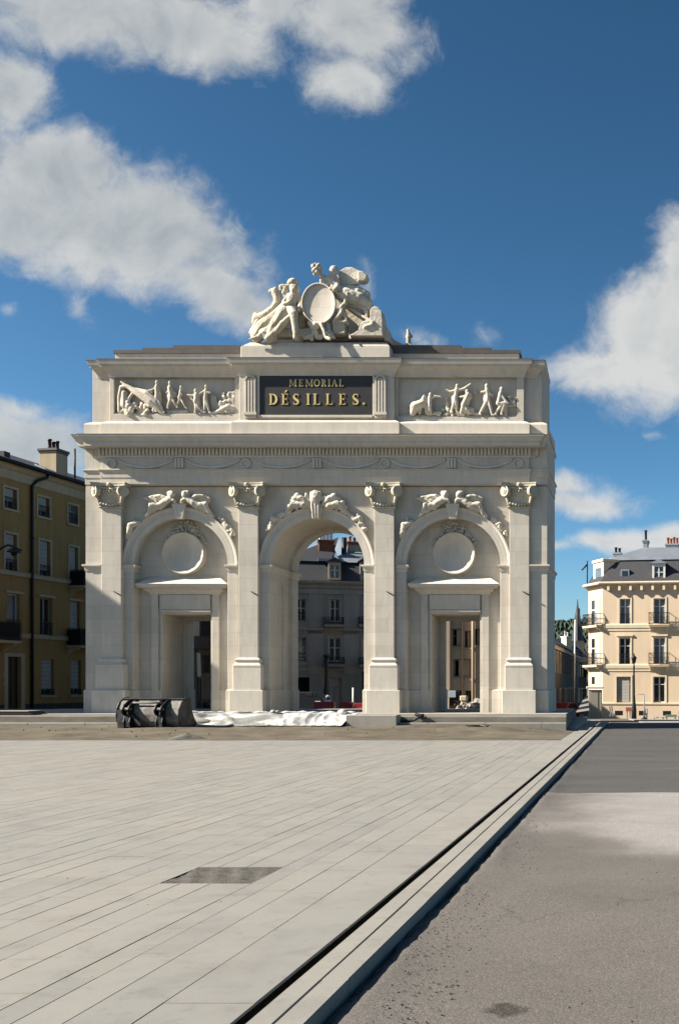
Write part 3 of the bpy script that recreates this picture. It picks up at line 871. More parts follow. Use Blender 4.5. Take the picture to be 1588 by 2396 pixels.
q.ell((c, YS-.22, ZSPR+RO+.30), (.20, .15, .27)); q.box(c-.19, c+.19, YS-.25, YS, ZSPR+RO+.36, ZSPR+RO+.52)
for s in (-1, 1):                                    # armour, horns and leaves heaped against the cartouche
    H = lambda t: .44*max(0., 1-((t-7)/24.)**2)**.8 if t < 31 else 0
    P = lambda r, t, d: polar(c, r, 90+s*t, d)
    for k in range(30):
        t = 7+22*rn.random(); h_ = H(t); r = RO+.05+rn.random()*h_
        R3 = Matrix.Rotation(rn.uniform(0, 3), 3, 'Y') @ Matrix.Rotation(rn.uniform(-.5, .5), 3, 'X')
        a_, b_, e_ = rn.uniform(.07, .15), rn.uniform(.06, .09), rn.uniform(.045, .08)
        p0 = P(r, t, .08+rn.random()*.14)
        if k % 2: q.ell(p0, (a_, b_, e_), R3, 9, 6)
        else:
            bx = [p0 + R3 @ Vector((x*a_, y*b_, z*e_)) for z in (-1, 1) for x, y in ((-1,-1), (1,-1), (1,1), (-1,1))]
            q.hexa(bx[:4], bx[4:])
    q.limb([P(RO+.12, 8, .24), P(RO+.34, 12, .3), P(RO+.42, 19, .28)], [.10, .09, .05])
    q.limb([P(RO+.08, 12, .26), P(RO+.24, 20, .3), P(RO+.16, 27, .26)], [.11, .10, .06])
    q.ell(P(RO+.44, 15, .24), (.12, .12, .11)); q.ell(P(RO+.33, 23, .22), (.10, .1, .09))
    for k in range(40):
        t = 26+30*k/40.
        q.ell(polar(c, RO+.03+rn.random()*(.19 if 38 < t < 50 else .11), 90+s*t, .05+rn.random()*.14), (rn.uniform(.04, .10), .07, rn.uniform(.03, .07)), Matrix.Rotation(rn.uniform(0, 3), 3, 'Y'), 8, 5)
    q.limb([P(RO+.06, 40, .14), P(RO+.22, 43, .18), P(RO+.08, 48, .14)], [.09, .08, .05])
build('cartouche_trophy', q, M['carved'], gate, remesh=.025, disp=(.1, .04))

# ================================================================== CROWNING GROUP
SY = 36.05
def S(zx, zy, d=0.):
    y = SY - d
    return Vector((X(550+.2742*zx, y), y, Z(600+.2742*zy, y)))
U = .2742*SY/F
def slimb(mb, pts, rad, n=10): mb.limb([S(*p) for p in pts], [r*U for r in rad], n)
def sball(mb, p, r, d=None, rot=0.):
    if not hasattr(r, '__len__'): r = (r, r)
    mb.ell(S(*p), (r[0]*U, (d or r[0])*U, r[1]*U), Matrix.Rotation(radians(rot), 3, 'Y'), 14, 10)
zpl = Z(800, 35.75)
crown = thing('sculpture_group', 'weathered stone group of seated woman, winged figure and round shield crowning the arch', 'sculpture', (X(742, SY), SY, 12.6))
p = MB()
x0, x1 = X(565, 35.7), X(913, 35.7)
zA, zB_, zC = 12.6, Z(812, 35.7), Z(800.5, 35.7)
p.box(x0, x1, 35.62, 37.2, zA, zB_)
p.hexa([(x0, 35.62, zB_), (x1, 35.62, zB_), (x1, 37.2, zB_), (x0, 37.2, zB_)], [(x0+.28, 35.72, zC), (x1-.13, 35.72, zC), (x1-.13, 37.1, zC), (x0+.28, 37.1, zC)])
build('plinth', p, M['stone_smooth'], crown, bevel=.02)
V = .019
# seated woman
q = MB()
sball(q, (508, 275, .35), (44, 52)); sball(q, (492, 222, .33), (48, 34), rot=-12); slimb(q, [(452, 245, .3), (470, 205, .33), (525, 205, .33)], [10, 16, 10])
slimb(q, [(505, 320, .3), (500, 345, .3)], [26, 36])
slimb(q, [(500, 350, .28), (478, 400, .28), (470, 450, .3)], [52, 54, 62])
slimb(q, [(455, 345, .3), (420, 390, .42), (412, 408, .5), (470, 385, .6)], [26, 20, 18, 14])
slimb(q, [(540, 345, .25), (560, 400, .35), (545, 460, .5)], [28, 22, 16])
slimb(q, [(480, 460, .35), (500, 490, .65), (512, 600, .68), (515, 690, .7)], [60, 34, 27, 20])
slimb(q, [(450, 455, .3), (400, 500, .5), (350, 590, .5), (300, 690, .45)], [58, 52, 56, 50])
slimb(q, [(430, 440, .2), (330, 530, .3), (240, 600, .3), (190, 680, .3)], [50, 50, 60, 56])
slimb(q, [(500, 490, .62), (440, 540, .65), (370, 620, .62), (280, 700, .55)], [20, 26, 30, 26])
slimb(q, [(400, 520, .55), (320, 600, .58), (220, 650, .45), (130, 650, .3)], [20, 24, 24, 12])
slimb(q, [(200, 560, .15), (160, 640, .2), (170, 700, .3)], [30, 34, 30])
rn = random.Random(12)
for k in range(26):
    x = rn.uniform(165, 420); y = 700 - (x-165)*rn.uniform(.35, .9)
    slimb(q, [(x+60, max(430, min(y-60, 640)), .50), (x+10, min(y, 690), .58), (x-50, min(y+60, 705), .56)], [9, 10, 6], 7)
slimb(q, [(540, 470, .1), (545, 600, .1), (545, 700, .1)], [58, 55, 60])
build('seated_woman', q, M['carved_old'], crown, remesh=V, disp=(.16, .04))
# horn of plenty
q = MB()
slimb(q, [(185, 530, .1), (250, 505, .18), (320, 455, .2), (360, 400, .2), (362, 345, .2), (345, 310, .2)], [40, 36, 34, 34, 36, 38])
rubble_p = [(320, 298), (345, 285), (370, 300), (305, 300), (395, 285), (415, 258), (430, 280), (420, 310), (440, 250), (398, 262), (440, 300), (455, 330), (425, 345)]
for a, b_ in rubble_p: sball(q, (a, b_, .22), rn.uniform(17, 27))
slimb(q, [(180, 500, .05), (170, 560, .1)], [26, 30])
build('horn_of_plenty', q, M['carved_old'], crown, remesh=V, disp=(.15, .035))
# oval shield, leaning back, hollow face
q = MB(); n = 44
cen = S(715, 405, .5); rx, rz = 142*U, 172*U
tilt = Matrix.Rotation(radians(-4), 3, 'Z') @ Matrix.Rotation(radians(-3), 3, 'X') @ Matrix.Rotation(radians(-8), 3, 'Y')
def oval(f, dy): return [cen + tilt @ Vector((rx*f*cos(2*pi*k/n), dy, rz*f*sin(2*pi*k/n))) for k in range(n)]
q.tube(oval(1, -.03) + [oval(1, -.03)[0]], .034, 8, False)
rings = [oval(1.0, .06), oval(1.02, -.02), oval(.93, .0), oval(.75, .02), oval(.5, .035), oval(.25, .042), oval(.02, .045)]
vs = [v for r_ in rings for v in r_]; fs = []
for a in range(len(rings)-1):
    for k in range(n): fs.append((a*n+k, a*n+(k+1) % n, (a+1)*n+(k+1) % n, (a+1)*n+k))
q.add(vs, fs, True)
back = oval(1.0, .06); q.add(back+[cen + tilt @ Vector((0, .22, 0))], [(k, (k+1) % n, n) for k in range(n)], True)
build('shield', q, M['stone'], crown)
# winged figure
q = MB()
sball(q, (838, 122, .35), (34, 42)); sball(q, (850, 108, .3), (32, 28))
slimb(q, [(845, 150, .3), (845, 185, .28)], [20, 28])
slimb(q, [(828, 205, .28), (850, 255, .28), (880, 310, .25)], [56, 50, 56])
slimb(q, [(795, 195, .3), (745, 200, .42), (725, 150, .45), (712, 125, .45)], [26, 20, 16, 13])
slimb(q, [(735, 160, .4), (760, 170, .36), (775, 200, .32)], [18, 18, 20])
slimb(q, [(725, 180, .45), (735, 240, .45)], [8, 10])
slimb(q, [(870, 215, .3), (868, 268, .5), (835, 285, .6), (812, 272, .62)], [26, 20, 16, 14])
slimb(q, [(870, 300, .2), (960, 340, .3), (1060, 370, .25), (1130, 400, .2)], [62, 66, 60, 44])
slimb(q, [(950, 290, .1), (1050, 310, .12), (1120, 330, .1)], [50, 52, 38])
slimb(q, [(960, 400, .1), (1080, 430, .12), (1180, 470, .1), (1210, 520, .1)], [50, 54, 46, 40])
build('winged_figure', q, M['carved'], crown, remesh=V, disp=(.16, .035))
# lower mass of wing
q = MB()
def slab(mb, pts, d0, d1):
    P = [S(a, b_) for a, b_ in pts]; mb.prism([(v.x, v.z) for v in P], SY-d1, SY-d0)
slab(q, [(872, 190), (905, 138), (955, 108), (1010, 108), (1070, 138), (1120, 158), (1142, 190), (1136, 225), (1110, 238), (1060, 238), (1045, 250), (960, 270), (890, 262)], -.05, .18)
for k in range(8):
    slimb(q, [(905+k*10, 240-k*14, .15), (1000+k*10, 232-k*12, .17), (1075+k*8, 236-k*10, .13)], [7, 8, 6], 7)
slab(q, [(1062, 150), (1105, 152), (1142, 188), (1136, 226), (1108, 238), (1062, 238)], .1, .3)
build('wing', q, M['carved'], crown, remesh=V, disp=(.06, .012))
q = MB()
for k in range(30):
    a = rn.uniform(0, 6.28); r = rn.uniform(0, 46)
    sball(q, (700+r*cos(a)*1.05, 112+r*sin(a)*.95, .42+rn.uniform(-.08, .12)), rn.uniform(14, 24))
build('laurel_wreath', q, M['carved_old'], crown, remesh=V, disp=(.08, .05))
# child with arms and trophies under the shield
q = MB()
slimb(q, [(962, 318, .5), (945, 370, .52), (940, 400, .52)], [20, 16, 18])
slimb(q, [(940, 405, .5), (905, 435, .52), (878, 468, .5)], [20, 22, 16])
slimb(q, [(925, 430, .5), (905, 490, .52), (850, 545, .5), (842, 570, .5)], [20, 24, 20, 14])
slimb(q, [(925, 460, .5), (945, 520, .52), (962, 575, .5)], [18, 16, 12])
slimb(q, [(860, 560, .5), (955, 555, .52)], [13, 13])
slab(q, [(868, 575), (962, 575), (968, 700), (862, 700)], .05, .5)
slimb(q, [(870, 360, .45), (910, 400, .5)], [7, 8])
sball(q, (852, 286, .6), (24, 20))
build('child_with_trophies', q, M['carved_old'], crown, remesh=V, disp=(.15, .035))
q = MB()
slimb(q, [(640, 570, .45), (690, 590, .5), (740, 575, .5)], [24, 34, 22])
slimb(q, [(735, 575, .6), (760, 640, .65), (775, 690, .65), (810, 705, .8)], [16, 15, 13, 14])
slimb(q, [(790, 575, .4), (800, 640, .5), (840, 690, .55)], [26, 24, 18])
slimb(q, [(640, 590, .4), (690, 640, .45), (700, 690, .45)], [14, 16, 20])
slab(q, [(600, 640), (860, 640), (868, 712), (590, 712)], .0, .35)
rn2 = random.Random(3)
for k in range(16): sball(q, (rn2.uniform(590, 860), rn2.uniform(640, 705), .42), rn2.uniform(12, 26))
slimb(q, [(968, 660, .4), (985, 700, .5)], [10, 8])
build('masks_and_arms', q, M['carved'], crown, remesh=V, disp=(.15, .035))
# mass of flags and rock at the right with spears
q = MB()
slab(q, [(965, 400), (1060, 380), (1160, 400), (1235, 470), (1270, 520), (1280, 712), (960, 712)], -.35, .0)
slab(q, [(1000, 715), (1060, 680), (1100, 625), (1105, 600), (1175, 575), (1178, 505), (1190, 478), (1215, 464), (1245, 472), (1272, 505), (1282, 590), (1284, 715)], -.1, .48)
slab(q, [(1278, 600), (1310, 625), (1328, 670), (1322, 735), (1280, 735)], -.3, .2)
slimb(q, [(985, 450, .3), (1080, 505, .4), (1175, 560, .5)], [9, 12, 13])
slimb(q, [(1040, 425, .3), (1090, 445, .35)], [9, 10]); slimb(q, [(1108, 450, .35), (1124, 512, .4)], [15, 12])
slimb(q, [(1105, 602, .5), (1165, 580, .5)], [12, 12])
slab(q, [(960, 655), (1060, 660), (1000, 714), (960, 714)], .0, .1)
slab(q, [(835, 230), (930, 250), (1000, 330), (1000, 520), (850, 560)], -.35, .0)
slab(q, [(420, 645), (640, 645), (640, 712), (350, 712)], .0, .35)
slab(q, [(560, 400), (960, 400), (960, 712), (560, 712)], -.4, -.08)
build('flags_and_rock', q, M['carved'], crown, remesh=V, disp=(.35, .03))

# small figure on the back ridge
q = MB(); y = 38.45
fx_, fz = X(955, y), Z(806, y)
st = MB()
def RP(dx, dz, d=0): return Vector((X(955+dx, y), y-d, Z(786+dz, y)))
q.ell(RP(-1, -12), (.06, .06, .075)); q.limb([RP(0, -8), RP(1, 2), RP(0, 8)], [.07, .09, .08]); q.limb([RP(0, 8), RP(-2, 25)], [.08, .07]); q.limb([RP(1, 8), RP(3, 25)], [.08, .06])
q.limb([RP(2, -6), RP(9, 1), RP(6, 4)], [.04, .035, .03]); q.limb([RP(-2, -5), RP(-5, 3)], [.035, .03])
q.box(X(947, y), X(963, y), y-.15, y+.1, 12.9, Z(808, y))
tag(build('roof_statue', q, M['carved_old'], None, remesh=.025), 'small weathered statue on the back edge of the roof beside the dark hood', 'statue')
# ================================================================== HOUSES ROUND THE SQUARE
class Front:
    """a facade line in plan: origin, heading; at() finds a point of the facade from a picture measure"""
    def __init__(s, O, u):
        s.O = Vector(O); s.u = Vector(u).normalized(); s.v = Vector((-s.u.y, s.u.x)); s.rz = math.atan2(s.u.y, s.u.x)
    def a(s, px, d=0.):
        k = (px-CX)/F; O = s.O + s.v*d
        return (k*O.y-O.x)/(s.u.x-k*s.u.y)
    def z(s, py, a, d=0.):
        y = s.O.y + s.u.y*a + s.v.y*d
        return CAMZ-(py-CY)*y/F
    def local(s, x, y):
        p = Vector((x, y))-s.O
        return p.dot(s.u), p.dot(s.v)
    def rect(s, px0, px1, py0, py1, d=0.):
        """upright opening; heights read at its middle"""
        a0, a1 = s.a(px0, d), s.a(px1, d); m = (a0+a1)/2
        return a0, a1, s.z(py1, m, d), s.z(py0, m, d)

def front_wall(mb, a0, a1, z0, z1, holes, th=.35):
    H = [[(h[0], h[2]), (h[1], h[2]), (h[1], h[3]), (h[0], h[3])] for h in holes]
    mb.prism([(a0, z0), (a1, z0), (a1, z1), (a0, z1)], 0., th, holes=H)
def window(root, r, kind='casement', frame='greyframe', glassm='glass', surround=None, sill=None, rail=None, depth=.22, bl=None, head=None, leafs=2, transom=.32, curtain=None):
    a0, a1, z0, z1 = r; w_, h_ = a1-a0, z1-z0
    f = MB(); y0, y1 = depth-.03, depth+.04; t = min(.07, w_*.09)
    f.box(a0, a0+t, y0, y1, z0, z1); f.box(a1-t, a1, y0, y1, z0, z1)
    f.box(a0+t, a1-t, y0, y1, z1-t, z1); f.box(a0+t, a1-t, y0, y1, z0, z0+t*1.3)
    for k in range(1, leafs):
        x = a0+w_*k/leafs; f.box(x-t*.75, x+t*.75, y0-.015, y1-.002, z0+t*1.3, z1-t)
    if transom:
        zt = z1-h_*transom
        for k in range(leafs):
            xa, xb = a0+w_*k/leafs+t*.75, a0+w_*(k+1)/leafs-t*.75
            f.box(xa, xb, y0+.004, y1-.004, zt-t*.4, zt+t*.4)
    o = build('window', f, M[frame], root)
    g = MB(); g.box(a0+.01, a1-.01, depth+.012, depth+.024, z0+.01, z1-.01)
    build('pane', g, M[glassm], o)
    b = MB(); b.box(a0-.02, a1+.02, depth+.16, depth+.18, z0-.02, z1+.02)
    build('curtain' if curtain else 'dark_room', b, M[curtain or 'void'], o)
    if bl:
        q = MB(); zb = z1-h_*bl; n = max(3, int((z1-zb)/.25))
        for k in range(n):
            q.box(a0+t*.6, a1-w_*.12, depth-.10, depth-.07, zb+(z1-zb)*k/n+.008, zb+(z1-zb)*(k+1)/n-.004)
        build('blind', q, M['blind'], o)
    if surround:
        s = MB(); k = .13
        s.box(a0-k, a0-.002, -.05, .03, z0, z1+k); s.box(a1+.002, a1+k, -.05, .03, z0, z1+k); s.box(a0-.002, a1+.002, -.05, .03, z1+.002, z1+k)
        if head: s.box(a0-k-.1, a1+k+.1, -.12, .03, z1+k+.004, z1+k+.14)
        build('surround', s, M[surround], o)
    if sill:
        s = MB(); s.box(a0-.16, a1+.16, -.10, depth, z0-.12, z0-.003); build('sill', s, M[sill], o)
    if rail:
        s = MB(); zr_ = z0+(rail if rail > 0 else .5)
        s.box(a0-.01, a1+.01, -.03, .0, zr_-.03, zr_+.02); s.box(a0, a1, -.025, -.005, z0+.06, z0+.09)
        n = max(6, int(w_/.10))
        for k in range(n+1):
            x = a0+w_*k/n; s.box(x-.009, x+.009, -.022, -.006, z0+.03, zr_)
        for k in range(n//2):
            x = a0+w_*(k*2+1)/n; s.tube([(x+.06*cos(2*pi*j/8), -.015, (z0+zr_)/2+.07*sin(2*pi*j/8)) for j in range(9)], .008, 4, False)
        build('railing', s, M['iron'], o)
    return o
def balcony(root, a0, a1, z, out, h, mat='iron', slab='grey_trim', solid=False, brackets=True):
    s = MB(); s.box(a0, a1, -out, .02, z-.16, z)
    s.box(a0-.03, a1+.03, -out-.04, .02, z-.06, z-.02)
    if brackets:
        for x in (a0+.2, a1-.2):
            s.prism([(.0, z-.17), (-out*.8, z-.17), (-out*.75, z-.28), (-out*.35, z-.38), (0., z-.62)], x-.1, x+.1, 'x')
    b = build('balcony', s, M[slab], root)
    r = MB(); e = .02
    for zz in (z+h, z+.1): 
        r.box(a0, a1, -out, -out+.03, zz-.025, zz+.02); r.box(a0, a0+.03, -out+.03, 0, zz-.025, zz+.02); r.box(a1-.03, a1, -out+.03, 0, zz-.025, zz+.02)
    n = int((a1-a0)/.11)
    for k in range(n+1):
        x = a0+(a1-a0)*k/n; r.box(x-.011, x+.011, -out+.005, -out+.025, z, z+h)
        if k < n: r.tube([(x+.055+.05*cos(2*pi*j/8), -out+.015, z+h*.5+.16*sin(2*pi*j/8)) for j in range(9)], .011, 4, False)
    for k in range(1, int(out/.11)):
        y = -out+.11*k; r.box(a0+.005, a0+.025, y-.011, y+.011, z, z+h); r.box(a1-.025, a1-.005, y-.011, y+.011, z, z+h)
    if solid: r.box(a0+.04, a1-.04, -out+.035, -out+.05, z+.02, z+h-.05); r.box(a1-.055, a1-.04, -out+.06, 0, z+.02, z+h-.05); r.box(a0+.04, a0+.055, -out+.06, 0, z+.02, z+h-.05)
    build('railing', r, M[mat], root if root.name.startswith('corner_bay') else b)
    return b
def chimney(root, a0, a1, d0, d1, z0, z1, mat, pots, potmat='terracotta', cap='lead', poth=.6):
    s = MB(); s.box(a0, a1, d0, d1, z0, z1)
    c = build('chimney', s, M[mat], root, bevel=.02)
    k = MB(); k.box(a0-.09, a1+.09, d0-.09, d1+.09, z1+.002, z1+.16); k.box(a0-.04, a1+.04, d0-.04, d1+.04, z1-.12, z1-.001)
    build('cap', k, M[cap], c, bevel=.02)
    for i in range(pots):
        x = a0+(a1-a0)*(i+.5)/pots; q = MB(); hh = poth*(1, .86, 1.06, .92)[i % 4]
        q.lathe([(.13, 0), (.11, .1), (.10, hh-.12), (.13, hh-.1), (.14, hh), (.09, hh)], (x, (d0+d1)/2, z1+.16), 10)
        build('chimney_pot', q, M[potmat], c)
    return c

# ---------------------------------------------------------------- ochre apartment house at the left
u = Vector((.1205, 1.))
L = Front((X(0, 58.8), 58.8), u)
lb = thing('apartment_house', 'shaded ochre four storey apartment house left of the arch with black balconies', 'apartment house', (L.O.x, L.O.y, 0), L.rz)
def zl(zx, zy, base=1020): return .1521*zx, base+.1521*zy
def lrect(zx0, zx1, zy0, zy1, base): return L.rect(.1521*zx0, .1521*zx1, base+.1521*zy0, base+.1521*zy1)
W = {}
W['r1'] = [lrect(64, 258, 785, 1108, 1020), lrect(585, 760, 955, 1240, 1020), lrect(1048, 1196, 1085, 1375, 1020)]
W['r2'] = [lrect(80, 262, 1490, 2080, 1020), lrect(604, 775, 1610, 2170, 1020), lrect(1065, 1200, 1735, 2290, 1020)]
W['r3'] = [lrect(112, 305, 180, 800, 1360), lrect(618, 806, 250, 840, 1360), lrect(1078, 1232, 330, 860, 1360)]
W['r4'] = [lrect(640, 835, 1190, 1750, 1360), lrect(1095, 1250, 1225, 1750, 1360)]
dr = lrect(120, 325, 1160, 1925, 1360)
# same storeys level through the row
def level(rs):
    z0 = sum(r[2] for r in rs)/len(rs); z1 = sum(r[3] for r in rs)/len(rs)
    return [(r[0], r[1], z0, z1) for r in rs]
for k in W: W[k] = level(W[k])
ze = L.z(1110, 3.)                   # underside of the eaves
zeave = sum(L.z(1063+.31*px+2, L.a(px)) for px in (10, 100, 180))/3 - .36
zbase = -.9
mb = MB()
holes = [r for k in W for r in W[k]] + [(dr[0], dr[1], zbase+.02, dr[3])]
front_wall(mb, -3.2, 22., zbase, zeave, holes, .45)
mb.box(-3.2, 22., .45, 10., zbase, zeave-.1)
build('wall', mb, M['ochre'], lb)
# separate house out of view, added to cast its shade on the arch
a0_, d0_ = L.local(-32.0, 31.4); 
sw = MB(); zw = 14.6
P = [L.local(*p) for p in ((-32., 31.85), (-32., 45.), (-44., 46.), (-44., 31.85))]
sw.prism(P, -1., zw, 'z'); build('shade_house', sw, M['ochre'], lb)
sw = MB(); C2 = Vector((sum(p[0] for p in P)/4, sum(p[1] for p in P)/4))
Q = [tuple(C2+(Vector(p)-C2)*1.02) for p in P]; Q2 = [tuple(C2+(Vector(p)-C2)*.35) for p in P]
sw.add([(*p, zw) for p in Q]+[(*p, zw+.05) for p in Q]+[(*p, zw+2.2) for p in Q2], [(3,2,1,0),(0,1,5,4),(1,2,6,5),(2,3,7,6),(3,0,4,7),(4,5,9,8),(5,6,10,9),(6,7,11,10),(7,4,8,11),(8,9,10,11)])
build('shade_house_roof', sw, M['slate'], lb)
zs1 = L.z(1347, L.a(60)); zs2 = L.z(1489, L.a(60))
for zz in (zs1, zs2):
    s = MB(); s.box(-3.2, 22., -.10, .01, zz-.10, zz+.10); s.box(-3.2, 22., -.13, .01, zz+.102, zz+.15); build('string_course', s, M['ochre_trim'], lb)
s = MB(); s.mould([(-3.2, 0), (22., 0)], [(-.02, zeave-.85), (.06, zeave-.84), (.07, zeave-.75), (.07, zeave-.33), (.16, zeave-.28), (.3, zeave-.12), (.34, zeave-.1), (.34, zeave), (-.02, zeave+.02)])
build('cornice', s, M['ochre_trim'], lb)
s = MB(); s.prism([(-.55, zeave+.03), (-.55, zeave+.16), (4.5, zeave+2.0), (9.9, zeave+.2), (9.9, zeave+.03)], -3.2, 22., 'x'); build('roof', s, M['slate'], lb)
s = MB(); s.tube([(-3.2, -.5, zeave+.05), (22., -.5, zeave+.05)], .12, 8); build('gutter', s, M['iron'], lb)
ap = L.a(.1521*470)
s = MB(); s.tube([(ap+1.0, -.42, zeave), (ap+.95, -.40, zeave-.25), (ap+.3, -.2, zeave-.55), (ap, -.12, zeave-.9), (ap, -.12, zbase)], .085, 8)
for zz in (3., 6.5, 10.): s.tube([(ap, -.12, zz), (ap, -.12, zz+.12)], .11, 8)
build('downpipe', s, M['iron'], lb)
for i, r in enumerate(W['r1']): window(lb, r, surround='ochre_trim', sill='ochre_trim', rail=.65, bl=(.62, .70, 0)[i] or None, glassm='glass' if i < 2 else 'glass_sky')
for i, r in enumerate(W['r2']): window(lb, r, surround='ochre_trim', rail=.75 if i < 2 else None, bl=(.72, .80, .98)[i])
for i, r in enumerate(W['r3']): window(lb, r, surround=None, head=None, frame='white' if i == 0 else 'greyframe', rail=.75 if i < 2 else None, bl=(None, None, .97)[i], glassm='glass_sky' if i == 0 else 'glass', transom=0, leafs=(1, 2, 2)[i])
for i, r in enumerate(W['r4']): window(lb, r, bl=.82, rail=.35, sill='ochre_trim')
for r in W['r3']:
    s = MB(); s.box(r[0]-.2, r[1]+.2, -.12, .01, r[3]+.02, r[3]+.16); build('lintel', s, M['ochre_trim'], lb)
d = MB(); d.box(dr[0]+.02, dr[1]-.02, .2, .28, zbase, dr[3]-.02)
dd = build('door', d, M['wood'], lb)
d = MB(); hz = dr[3]-1.1
d.box(dr[0]+.06, dr[1]-.06, .16, .21, hz-.06, hz+.06); d.box((dr[0]+dr[1])/2-.03, (dr[0]+dr[1])/2+.03, .16, .21, zbase, dr[3]-.08)
build('rail', d, M['wood'], dd)
d = MB(); d.box(dr[0]-.3, dr[0]-.004, -.05, .03, zbase, dr[3]+.2); d.box(dr[1]+.004, dr[1]+.3, -.05, .03, zbase, dr[3]+.2); d.box(dr[0]-.004, dr[1]+.004, -.05, .03, dr[3]+.004, dr[3]+.2)
build('door_surround', d, M['ochre_trim'], lb)
s = MB(); zp_ = L.z(1646, L.a(110)); 
s.box(-3.2, dr[0]-.31, -.06, .01, zbase-.3, zp_); s.box(dr[1]+.31, 22., -.06, .01, zbase-.3, zp_); build('plinth', s, M['plinth'], lb)
for px0, px1, pt, pb in ((150.5, 205, 1337, 1372), (143.5, 208, 1473, 1511)):
    a0, a1 = L.a(px0), L.a(px1); z = L.z(pb, (a0+a1)/2)
    balcony(lb, a0+.5, a1+.6, z, .95, L.z(pt, (a0+a1)/2)-z, slab='ochre_trim', solid=True)
a0, a1 = L.a(-38), L.a(22); z = L.z(1499, (a0+a1)/2+.3)
balcony(lb, a0, a1-.25, z, .95, L.z(1456, (a0+a1)/2)-z, slab='ochre_trim', solid=True)
ca0, ca1 = L.a(117, .8), L.a(155, .8)
chimney(lb, ca0+.35, ca0+1.45, .6, 1.75, zeave, L.z(1059, ca0+.9, .9), 'ochre_trim', 3, 'wood', poth=.6)
s = MB(); s.tube([(L.a(193), .5, zeave), (L.a(193), .5, zeave+2.4)], .06, 8); build('vent_pipe', s, M['iron'], lb)
s = MB(); x = L.a(18); s.box(x, x+.5, .2, .7, zeave+.2, zeave+.75); build('skylight', s, M['iron'], lb)
s = MB(); x = L.a(110); s.hexa([(x, .1, zeave+.24), (x+.9, .1, zeave+.24), (x+.9, .8, zeave+.52), (x, .8, zeave+.52)], [(x, .1, zeave+.45), (x+.9, .1, zeave+.45), (x+.9, .8, zeave+.75), (x, .8, zeave+.75)]); build('skylight', s, M['zinc'], lb)
s = MB(); x = L.a(9.5); zz = L.z(1605, x); s.box(x, x+.16, -.03, .01, zz, zz+.22); s.box(x, x+.1, -.03, .01, zz+.45, zz+.85); build('notice', s, M['white'], lb)

# ---------------------------------------------------------------- grey house seen through the middle arch
G = Front((X(690, 75.), 75.), (cos(radians(18)), sin(radians(18))))
gh = thing('town_house', 'dark grey town house with slate mansard roof seen through the middle arch', 'town house', (G.O.x, G.O.y, 0), G.rz)
def gz(zx, zy): return 660+.1987*zx, 1230+.1987*zy
def grect(zx0, zx1, zy0, zy1): return G.rect(660+.1987*zx0, 660+.1987*zx1, 1230+.1987*zy0, 1230+.1987*zy1)
ga0, ga1 = G.a(646), G.a(902)
gze = G.z(1230+.1987*735, G.a(790))
R1 = level([grect(158, 280, 870, 1130), grect(565, 680, 865, 1130), grect(960, 1075, 865, 1130)])
R2 = level([grect(160, 282, 1325, 1600), grect(550, 690, 1325, 1600), grect(945, 1080, 1310, 1600)])
gd = grect(150, 320, 1785, 2180); gdoor = grect(545, 695, 1790, 2180); gd3 = grect(940, 1080, 1720, 2100)
gb = -1.2
mb = MB(); front_wall(mb, ga0, ga1, gb, gze, R1+R2+[(gd[0], gd[1], gb+.02, gd[3]), (gdoor[0], gdoor[1], gb+.02, gdoor[3]), (gd3[0], gd3[1], gb+.8, gd3[3])], .4)
mb.box(ga0, ga1, .4, 8., gb, gze-.05)
build('wall', mb, M['grey_wall'], gh)
s = MB()
for zz in (1230+.1987*1218, 1230+.1987*1628, 1230+.1987*1695):
    z = G.z(zz, G.a(770)); s.box(ga0, ga1, -.08, .01, z-.08, z+.08)
z = G.z(1230+.1987*765, G.a(770)); s.box(ga0, ga1, -.12, .01, z-.25, z+.1)
build('string_course', s, M['grey_trim'], gh)
s = MB(); gt = G.z(1230+.1987*655, G.a(770))
s.mould([(ga0, 0), (ga1, 0)], [(-.02, gze-.1), (.12, gze-.05), (.2, gze+.15), (.45, gze+.3), (.5, gt-.1), (.5, gt), (-.3, gt+.05)])
build('cornice', s, M['grey_trim'], gh)
for px0, px1 in ((310, 478), (716, 900)):               # raised panels between windows
    a0, a1 = G.a(660+.1987*px0), G.a(660+.1987*px1); s = MB()
    for r in (R1, R2): s.box(a0, a1, -.05, .01, r[0][2]-.9, r[0][3]+.75)
    build('pilaster', s, M['grey_trim'], gh)
gm = G.z(1230+.1987*432, G.a(770, 1.2), 1.2)
s = MB(); s.prism([(-.2, gt+.02), (1.2, gm), (8., gm), (8., gt+.02)], ga0, ga1, 'x'); build('roof', s, M['slate'], gh)
s = MB(); zr1 = G.z(1230+.1987*292, G.a(800, 4.), 4.); am = G.a(660+.1987*470, 1.2)
s.add([(am, 1.0, gm+.03), (ga1, 1.0, gm+.03), (ga1, 4.5, zr1), (am+2.2, 4.5, zr1), (ga1, 8, gm+.03), (am, 8, gm+.03)], [(0,1,2,3), (2,4,5,3), (0,3,5), (1,4,2), (0,5,4,1)])
build('upper_roof', s, M['zinc'], gh)
s = MB(); s.add([(ga0, 1.0, gm+.03), (am+.6, 1.0, gm+.03), (am+1.4, 5.0, gm+2.4), (ga0+2.5, 5., gm+1.4), (ga0, 8., gm+.03), (am+.6, 8., gm+.03)], [(0,1,2,3), (3,2,5,4), (0,3,4), (1,5,2), (0,4,5,1)])
build('side_roof', s, M['slate'], gh)
